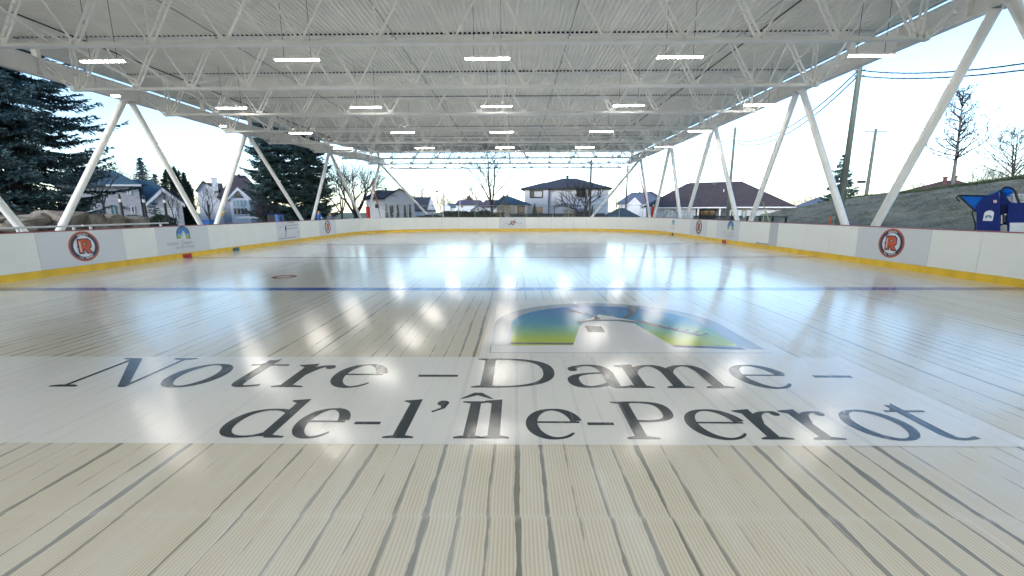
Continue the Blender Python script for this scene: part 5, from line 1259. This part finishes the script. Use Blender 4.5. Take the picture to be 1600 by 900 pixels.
# 12 maroon roof with chimneys behind the mound
h = House('detached_house', 'house with maroon roof and two brick chimneys showing above the mound', 60, 1475); X, Z = h.X, h.Z
h.wall(1420, 1520, Z(1475, 300), 9, 'greybrick'); r = MB(); hip(r, X(1415), X(1522), 60, 70, Z(1475, 296), Z(1480, 279), X(1466), X(1487), oh=.4); h.roof('roofred', r); h.chimney(1464, 1471, 277, 300, 2, 'roofred'); h.chimney(1480, 1486, 275.5, 300, 2, 'roofred')

# ------------------------------------------------------------------ utility poles and wires
def upole(px, ytop, Y, r, label, z0=-.06, arm=False, mat='wood', cat='utility pole'):
    p = at(px, ytop, Y); t = thing('utility_pole', label, cat, V((p.x, Y, z0)))
    b = MB(); b.tube((p.x, Y, z0), p, r*1.25, r*.8, 12); b.build('pole_shaft', mt[mat], t, smooth=True)
    b = MB()
    if arm: b.box((p.x-1.1, Y-.05, p.z-.35), (p.x+1.1, Y+.05, p.z-.25)); [b.tube((p.x+q, Y, p.z-.25), (p.x+q, Y, p.z-.08), .04, n=6) for q in (-1, 0, 1)]; b.tube((p.x-.25, Y-.1, p.z-1.6), (p.x-.25, Y-.1, p.z-.9), .05, n=8)
    else:
        for dz in (.25, .55): b.tube((p.x-.22, Y-.05, p.z-dz), (p.x+.22, Y-.05, p.z-dz), .03, n=6); b.ball((p.x-.24, Y-.05, p.z-dz), .05, .05, .07, 6, 5); b.ball((p.x+.24, Y-.05, p.z-dz), .05, .05, .07, 6, 5)
    b.build('insulators', mt['galv'], t); return p
upole(1344, 103, 26, .15, 'big green-grey wooden pole at the foot of the mound, carrying the twisted cables')
upole(1369, 201, 47, .15, 'thinner wooden pole with short crossarm on top of the mound', z0=at(1363, 306, 47).z-.4, arm=True)
upole(1149, 199, 44, .13, 'wooden pole in front of the maroon bungalow roof')
upole(924, 250, 57, .14, 'teal-grey pole in front of the right end of the two-storey house')
upole(981, 258, 60, .11, 'teal-grey pole right of the two-storey house, next to the gabled house')
upole(964, 296, 120, .12, 'distant thin pole between the two-storey house and the gabled house')
upole(1051, 277, 100, .12, 'distant thin pole above the left slope of the maroon bungalow roof')
def cable(name, label, pts, r=.02, sag=0, twist=0, group='overhead cables'):
    P = []
    for (a, c_, sg) in zip(pts, pts[1:], (sag if isinstance(sag, list) else [sag]*len(pts))):
        for i in range(25):
            t = i/24; p = V(a).lerp(V(c_), t); p.z -= sg*4*t*(1-t); P.append(p)
    b = MB(); b.path(P, r, 5)
    if twist:
        Q = []
        for i, p in enumerate(P): Q.append(p+V((0, 0, twist*(1 if i % 2 else -1))))
        b.path(Q, r*.7, 4)
    return tag(b.build(name, mt['wire']), label, 'cable', group)
A = at
cable('overhead_cable', 'upper twisted cable running right from the big pole', [A(1345, 110, 26), A(1640, 93, 16)], .028, .28, .022)
cable('overhead_cable', 'lower twisted cable running right from the big pole', [A(1345, 119, 26), A(1640, 104, 16)], .028, .24, .022)
cable('overhead_cable', 'upper twisted cable from the big pole to the bungalow pole', [A(1341, 110, 26), A(1151, 219, 44)], .034, 1.35, .025)
cable('overhead_cable', 'lower twisted cable from the big pole to the bungalow pole', [A(1341, 118, 26), A(1151, 223, 44)], .034, 1.5, .025)
cable('overhead_cable', 'upper cable from the bungalow pole to the teal-grey pole', [A(1146, 212, 44), A(981, 260, 60)], .034, .8, .022)
cable('overhead_cable', 'lower cable from the bungalow pole to the teal-grey pole', [A(1146, 219, 44), A(981, 265, 60)], .034, .9, .022)
cable('overhead_cable', 'cable between the two teal-grey poles', [A(981, 262, 60), A(924, 257, 57)], .016, .3)
cable('overhead_cable', 'long thin cable running left from the teal-grey pole below the canopy', [A(924, 263, 57), A(770, 268.5, 52), A(620, 262, 46)], .02, .12, .02)
cable('overhead_cable', 'thin wire low across the sky to the pole on the mound', [A(1363, 258, 47), A(1150, 264, 70)], .012, .1)
cable('overhead_cable', 'thin wire with a dark splice box reaching the pole on the mound', [A(1363, 286, 47), A(1160, 290, 75)], .012, .15)
cable('overhead_cable', 'thin wire running right from the pole on the mound', [A(1363, 258, 47), A(1520, 274, 60)], .012, .2)
sb = MB(); p = A(1346, 284, 46); sb.box((p.x-.42, p.y-.1, p.z-.14), (p.x+.42, p.y+.1, p.z+.12)); tag(sb.build('splice_box', mt['blacksteel'], bevel=.04), 'small dark splice box hanging on the thin wire beside the mound pole', 'splice box')
# street lamp far left of centre
p = A(693, 303, 85); t = thing('street_lamp', 'distant street lamp with curved arm left of the tall bare tree', 'street lamp', V((p.x, 85, -.06)))
b = MB(); b.tube((p.x, 85, -.06), (p.x, 85, p.z), .14, .09, 8); b.build('lamp_post', mt['galv'], t)
q = A(683, 299, 85); b = MB(); b.path([(p.x, 85, p.z), (p.x-.5, 85, p.z+.5), (q.x, 85, q.z)], .035, 6); b.build('lamp_arm', mt['galv'], t); b = MB(); b.ball(q, .35, .2, .14, 8, 5); b.build('lamp_head', mt['blacksteel'], t)
p = A(718.5, 310, 90); b = MB(); b.tube((p.x, 90, -.06), p, .08, .05, 8); tag(b.build('flag_pole', mt['white']), 'thin white pole in front of the distant white house', 'pole')
# black bollard-like lamps on the left
for i, (px, y0, Y, lean) in enumerate(((186, 303, 26, -.05), (223, 304, 27, -.05), (255.5, 305, 28, 0), (324, 314, 40, 0), (438, 334, 33, 0))):
    p = A(px, y0, Y); lab = ('black post with a white band in front of the blue-roofed house door', 'black post with a white band at the edge of the blue-roofed house', 'black post with a white band in front of the garage', 'plain black post between the white chimney house and the column', 'short black post left of the blue bin')[i]
    t = thing('black_post', lab, 'post', V((p.x, Y, -.06)), 'black posts behind the left boards'); H = p.z
    b = MB(); b.tube((p.x-lean, Y, -.06), (p.x, Y, H-.50), .075, .075, 10); b.tube((p.x, Y, H-.30), (p.x, Y, H), .065, .05, 10); b.build('post_shaft', mt['blacksteel'], t, smooth=True)
    b = MB(); b.tube((p.x, Y, H-.50), (p.x, Y, H-.30), .082, .082, 10); b.build('white_band', mt['white'] if i < 3 else mt['blacksteel'], t, smooth=True)
# yellow sign
p = A(346.5, 331, 44); t = thing('warning_sign', 'yellow diamond pedestrian sign in front of the maroon-roofed house', 'sign', V((p.x, 44, -.06)))
b = MB(); b.tube((p.x, 44.05, -.06), (p.x, 44.05, p.z+.3), .03, n=6); b.build('sign_post', mt['galv'], t)
b = MB(); b.prism([(p.x-.33, 44, p.z), (p.x, 44, p.z-.46), (p.x+.33, 44, p.z), (p.x, 44, p.z+.46)], (0, 0, 0), (0, .02, 0)); o = b.build('sign_plate', mt['sign'], t)
b = MB(); b.ball((p.x, 43.985, p.z+.16), .05, .01, .05, 8, 5); b.bar((p.x, 43.985, p.z+.1), (p.x, 43.985, p.z-.06), .09, .012, upv=(0, 1, 0)); b.bar((p.x, 43.985, p.z-.05), (p.x-.08, 43.985, p.z-.22), .04, .012, upv=(0, 1, 0)); b.bar((p.x, 43.985, p.z-.05), (p.x+.08, 43.985, p.z-.22), .04, .012, upv=(0, 1, 0)); b.build('walker_symbol', mt['blacksteel'], o)
# blue bin
p = A(420, 345, 34); q = A(430, 345, 34); z = A(425, 336, 34).z
t = thing('blue_bin', 'blue and black box bin behind the left boards at the foot of the blue spruces', 'bin', V((p.x, 34, -.06)))
b = MB(); b.box((p.x-.1, 34, -.06), (q.x+.02, 34.8, z)); b.build('bin_front', mt['blacksteel'], t, bevel=.03); b = MB(); b.box((q.x+.024, 33.95, -.06), (q.x+.3, 34.8, z+.03)); b.build('bin_side', mt['bluebin'], t, bevel=.03); b = MB(); b.box((p.x-.14, 33.92, z+.035), (q.x+.33, 34.85, z+.09)); b.build('lid', mt['navybody'], t)
p = A(321, 344, 30); b = MB(); b.box((p.x-.35, 30, -.06), (p.x+.25, 30.6, 1.42)); b.box((p.x-.4, 29.95, 1.42), (p.x+.3, 30.65, 1.48)); tag(b.build('utility_cabinet', mt['bluebin'], bevel=.05), 'blue cabinet behind the left boards between the two column feet', 'cabinet')
# red padded posts, leaning rods, arched frame
for px, lab in ((574.5, 'red padded post at the far left column foot'), (1021, 'red padded post between the far right columns')):
    p = A(px, 323, 46); t = thing('padded_post', lab, 'post', V((p.x, 46, -.06)), 'red padded posts'); b = MB(); b.tube((p.x, 46, -.06), (p.x, 46, p.z), .21, n=14); b.build('red_padding', mt['red'], t, smooth=True); b = MB(); b.tube((p.x, 46, p.z), (p.x, 46, p.z+.25), .07, n=8); b.build('post_top', mt['galv'], t)
for (a_, c_, lab) in (((582, 285), (590, 319), 'orange rod leaning over the far left boards'), ((998.5, 269), (1009.5, 315), 'orange rod leaning over the far right boards')):
    p, q = A(*a_, 46.5), A(*c_, 46.5); t = thing('leaning_rod', lab, 'rod', V((q.x, 46.5, 0)), 'orange leaning rods'); b = MB(); b.tube(p, q, .05, .08, 8); b.build('rod', mt['pole_orange'], t); b = MB(); b.tube(q, q+V((.35, 0, -2.2)), .03, n=6); b.build('rod_stem', mt['blacksteel'], t)
p0, p1, p2 = A(1032, 341, 50), A(1048, 327, 50), A(1066, 341, 50); b = MB(); pts = [V((p0.x+(p2.x-p0.x)*i/16, 50, p1.z*sin(pi*i/16)**.6-.05)) for i in range(17)]; b.path(pts, .035, 6); tag(b.build('arched_frame', mt['blacksteel']), 'thin black arched frame behind the right boards in front of the bungalow', 'frame')
p, q = A(1192, 316, 34), A(1202, 347, 34); b = MB(); b.tube(p, q, .035, .05, 6); b.tube(A(1196, 330, 34), A(1191, 348, 34), .03, n=6); tag(b.build('leaning_rod', mt['lime']), 'pale lime leaning rod pair in front of the bungalow wall', 'rod')
p = A(1298, 337, 24); b = MB(); b.tube((p.x, 24, -.05), p, .045, n=8); tag(b.build('marker_stake', mt['orange']), 'thin red-orange stake in front of the mound left of the big pole', 'stake')
t = thing('black_railing', 'black metal railing behind the right boards below the bungalow', 'railing', A(1200, 338, 36)); p, q = A(1165, 338, 38), A(1232, 339, 36); b = MB(); b.bar(p, q, .06, .08); b.bar(p-V((0, 0, .5)), q-V((0, 0, .5)), .05, .05); b.build('rail', mt['blacksteel'], t)
for f in (.05, .35, .65, .95): b = MB(); m_ = p.lerp(q, f); b.box((m_.x-.06, m_.y-.06, -.05), (m_.x+.06, m_.y+.06, m_.z+.04)); b.build('post', mt['blacksteel'], t)
t = thing('black_fence', 'low black picket fence in front of the bungalow porch', 'fence', A(1110, 340, 52)); p, q = A(1084, 337.5, 54), A(1160, 337.5, 54); b = MB(); b.bar(p, q, .06, .08)
for i in range(60): m_ = p.lerp(q, i/59); b.box((m_.x-.03, m_.y-.03, -.05), (m_.x+.03, m_.y+.03, m_.z))
b.build('pickets', mt['blacksteel'], t)
p = hill_pt(.70, .16); b = MB(); b.ball((p.x, p.y, p.z+.06), .14, .12, .07, 8, 6); o = tag(b.build('snow_clump', mt['white'], smooth=True), 'small white clump lying at the foot of the mound', 'snow clump')

# ------------------------------------------------------------------ blue ice-maintenance machine
Ym = 15.6
MF = Facing(1560, Ym)
def m(px, py, dy=0): return MF.P(px, py, dy)
mc = thing('ice_machine', 'navy and bright blue ice maintenance machine parked behind the right boards', 'machine', V((m(1560, 340).x, Ym, -.05))); mc.rotation_euler.z = MF.angle
def plate(pts, dy0, dy1, name, mat, bev=.015):
    b = MB(); b.prism([m(x_, y_, dy0) for x_, y_ in pts], (0, 0, 0), (0, dy1-dy0, 0)); return b.build(name, mt[mat], mc, bevel=bev)
zb = 400
plate([(1526, zb), (1526, 322), (1532, 314), (1541, 306), (1552, 304), (1556, 302), (1561, 300), (1563, 310), (1564, zb)], 0, .9, 'auger_housing', 'navybody')
plate([(1498, 305.5), (1543, 306.5), (1533, 314), (1527, 322), (1526, 331)], .15, 1.0, 'hopper', 'bluebody')
b = MB(); b.path([m(1497.5, 305, .1), m(1543, 306, .1)], .028, 8); b.path([m(1497.5, 305, .1), m(1525, 331, .1)], .028, 8); b.path([m(1497.5, 305, .1), m(1494, 309, .1), m(1500, 315.5, .1)], .022, 6); b.path([m(1520, 329, .1), m(1519, 334, .1), m(1524, 350, .1), m(1524, 362, .1)], .022, 6); b.build('hopper_frame', mt['blacksteel'], mc)
plate([(1544, 305), (1560, 300), (1562, 296), (1556, 301), (1546, 303)], -.05, .5, 'top_cover', 'bluebody')
plate([(1563, 300), (1566, 298), (1578, 314), (1582, 318), (1582, zb), (1564, zb)], .35, 1.0, 'engine_frame', 'navybody')
plate([(1575, 319), (1581, 316.5), (1680, 317), (1680, zb), (1573, zb), (1573, 340)], .1, 1.3, 'body', 'navybody', .03)
plate([(1578, 348), (1680, 348), (1680, zb), (1576, zb)], .03, .095, 'snow_tank_door', 'white')
b = MB(); b.ball(m(1573, 299, .5), .17, .15, .12, 10, 8); b.tube(m(1571, 292, .5), m(1576, 306, .5), .10, .07, 10); b.build('filler_funnel', mt['bluebody'], mc, smooth=True)
b = MB(); b.path([m(1562, 300, .3), m(1566, 296, .3), m(1569, 292.5, .3), m(1576, 292, .3), m(1583, 294.5, .3), m(1588, 300, .3), m(1590, 308, .3), m(1594, 317, .3)], .035, 8); b.build('hose', mt['blacksteel'], mc, smooth=True)
plate([(1574, 312), (1581, 303), (1600, 302), (1680, 302), (1680, 316.5), (1583, 316.5)], .7, 1.2, 'seat_cover', 'white')
for x_ in (1583, 1592, 1598, 1604): plate([(x_, 304), (x_+4.5, 304), (x_+4.5, 313), (x_, 313)], .66, .70, 'cover_window', 'glasspale', 0)
plate([(1552.5, 312.5), (1558, 312.5), (1558, 317), (1552.5, 317)], -.015, -.004, 'warning_sticker', 'pink', 0)
a = Art(m(1544.5, 340, -.008), (1, 0, 0), (0, 0, 1), (0, -1, 0), .0008); a.rect(-.12, -.12, .12, .14, mt['whiteink']); a.disc(0, .14, .12, mt['whiteink']); windmill(a, .04, 0, -.04, mt['navy'], mt['skyink'], mt['whiteink'], mt['greyink'], mt['tealink'], mt['grassink']); a.build('town_sticker', mc)
b = MB(); b.tube(m(1565, 336, .25), m(1565, 350, .25), .05, n=10); b.tube(m(1571, 338, .25), m(1571, 347, .25), .035, n=8); b.bar(m(1569, 335.5, .2), m(1574, 335, .2), .05, .05); b.build('engine_pipes', mt['galv'], mc)
plate([(1553, 359), (1568, 351), (1574, 352), (1574, 362), (1553, 362)], .05, .3, 'conveyor_chute', 'concrete')
for x_ in (1540, 1610): b = MB(); c_ = m(x_, 350, .3); b.tube((c_.x, c_.y-.12, .36), (c_.x, c_.y+.12, .36), .41, n=20); b.build('wheel', mt['blacksteel'], mc, smooth=True)

# ------------------------------------------------------------------ people
def skin_obj(name, verts, edges, radii, mat, parent, sub=2):
    me = bpy.data.meshes.new(name); me.from_pydata(verts, edges, []); me.materials.append(mat)
    o = bpy.data.objects.new(name, me); C.objects.link(o); o.parent = parent
    bm = bmesh.new(); bm.from_mesh(me); lay = bm.verts.layers.skin.verify(); bm.verts.ensure_lookup_table()
    for v, r in zip(bm.verts, radii): v[lay].radius = r if isinstance(r, tuple) else (r, r)
    bm.verts[0][lay].use_root = True; bm.to_mesh(me); bm.free()
    o.modifiers.new('skin', 'SKIN').use_smooth_shade = True; s_ = o.modifiers.new('sub', 'SUBSURF'); s_.levels = sub; s_.render_levels = sub
    return o
def person(loc, H, yaw, label, jacket, sleeve, seedv, arms=.0):
    t = thing('person', label, 'person', loc, 'people standing behind the left boards'); t.rotation_euler.z = yaw
    k = H/1.75
    Vs = [(0,0,.95),(0,0,1.15),(0,.01,1.36),(0,.0,1.48),(0,-.015,1.60),(0,-.01,1.68),
          (.09,0,.90),(.10,-.02,.50),(.10,.02,.09),(.10,-.13,.04),(-.09,0,.90),(-.10,-.0,.50),(-.11,.03,.09),(-.12,-.12,.04),
          (.18,0,1.40),(.24,-.03,1.14),(.25,-.13,.92),(.24,-.19,.86),(-.18,0,1.40),(-.24,-.02,1.14),(-.25,-.10,.91),(-.24,-.16,.84)]
    Es = [(0,1),(1,2),(2,3),(3,4),(4,5),(0,6),(6,7),(7,8),(8,9),(0,10),(10,11),(11,12),(12,13),(2,14),(14,15),(15,16),(16,17),(2,18),(18,19),(19,20),(20,21)]
    Rd = [(.15,.10),(.13,.09),(.15,.10),.055,(.085,.10),(.075,.09),(.085,.09),.058,.042,(.045,.03),(.085,.09),.058,.042,(.045,.03),.055,.043,.030,.030,.055,.043,.030,.030]
    Vs = [tuple(c_*k for c_ in v) for v in Vs]
    body = skin_obj('body', Vs, Es, Rd, mt['skin'], t)
    # face and fingers on the body
    hb = MB()
    hb.ball((0, -.1*k, 1.625*k), .012, .02, .018, 6, 5)
    for s_ in (-1, 1): hb.ball((s_*.085*k, 0, 1.63*k), .012, .022, .03, 6, 5)
    hb.build('nose_and_ears', mt['skin'], t).location = (0, 0, 0)
    jv = [(0,0,.86),(0,0,1.1),(0,.01,1.34),(0,0,1.45),(.185,0,1.39),(.25,-.03,1.14),(.255,-.12,.945),(-.185,0,1.39),(-.25,-.02,1.14),(-.255,-.09,.935)]
    je = [(0,1),(1,2),(2,3),(2,4),(4,5),(5,6),(2,7),(7,8),(8,9)]
    skin_obj('jacket', [tuple(c_*k for c_ in v) for v in jv], je, [(.20,.15),(.20,.14),(.20,.14),(.085,.08),.09,.072,.055,.09,.072,.055], mt[jacket], t)
    if sleeve:
        for s_ in (-1, 1): skin_obj('sleeve', [tuple(c_*k for c_ in v) for v in [(s_*.25,-.02,1.20),(s_*.255,-.06,1.05),(s_*.257,-.11,.95)]], [(0,1),(1,2)], [.082,.076,.064], mt[sleeve], t)
    pv = [(0,0,.92),(.10,0,.86),(.105,-.02,.5),(.10,.02,.12),(-.10,0,.86),(-.105,0,.5),(-.11,.03,.12)]
    skin_obj('trousers', [tuple(c_*k for c_ in v) for v in pv], [(0,1),(1,2),(2,3),(0,4),(4,5),(5,6)], [(.17,.12),.10,.078,.065,.10,.078,.065], mt['trouser'], t)
    skin_obj('hair', [(0, .02*k, 1.66*k), (0, .02*k, 1.73*k)], [(0, 1)], [(.095,.10),(.08,.085)], mt['hair'], t)
    return t
def fixloc(o):
    for ch in o.children:
        if ch.name.startswith('nose'): 
            for v in ch.data.vertices: v.co += o.location
g1 = A(498.5, 340, 36.5); g2 = A(516, 342, 36.0)
b = MB(); b.box((g1.x-1.6, 34.6, -.06), (-15.2, 37.6, .38)); tag(b.build('bench_platform', mt['concrete'], bevel=.02), 'low concrete platform behind the left boards under the two people', 'platform')
fixloc(person(V((g1.x, 36.5, .38)), 1.80, radians(150), 'person in a blue jacket with pale sleeves standing behind the left boards', 'jacketblue', 'sleeve', 1))
fixloc(person(V((g2.x, 36.0, .38)), 1.60, radians(20), 'person in a grey coat standing right of the one in the blue jacket', 'jacketgrey', None, 2))
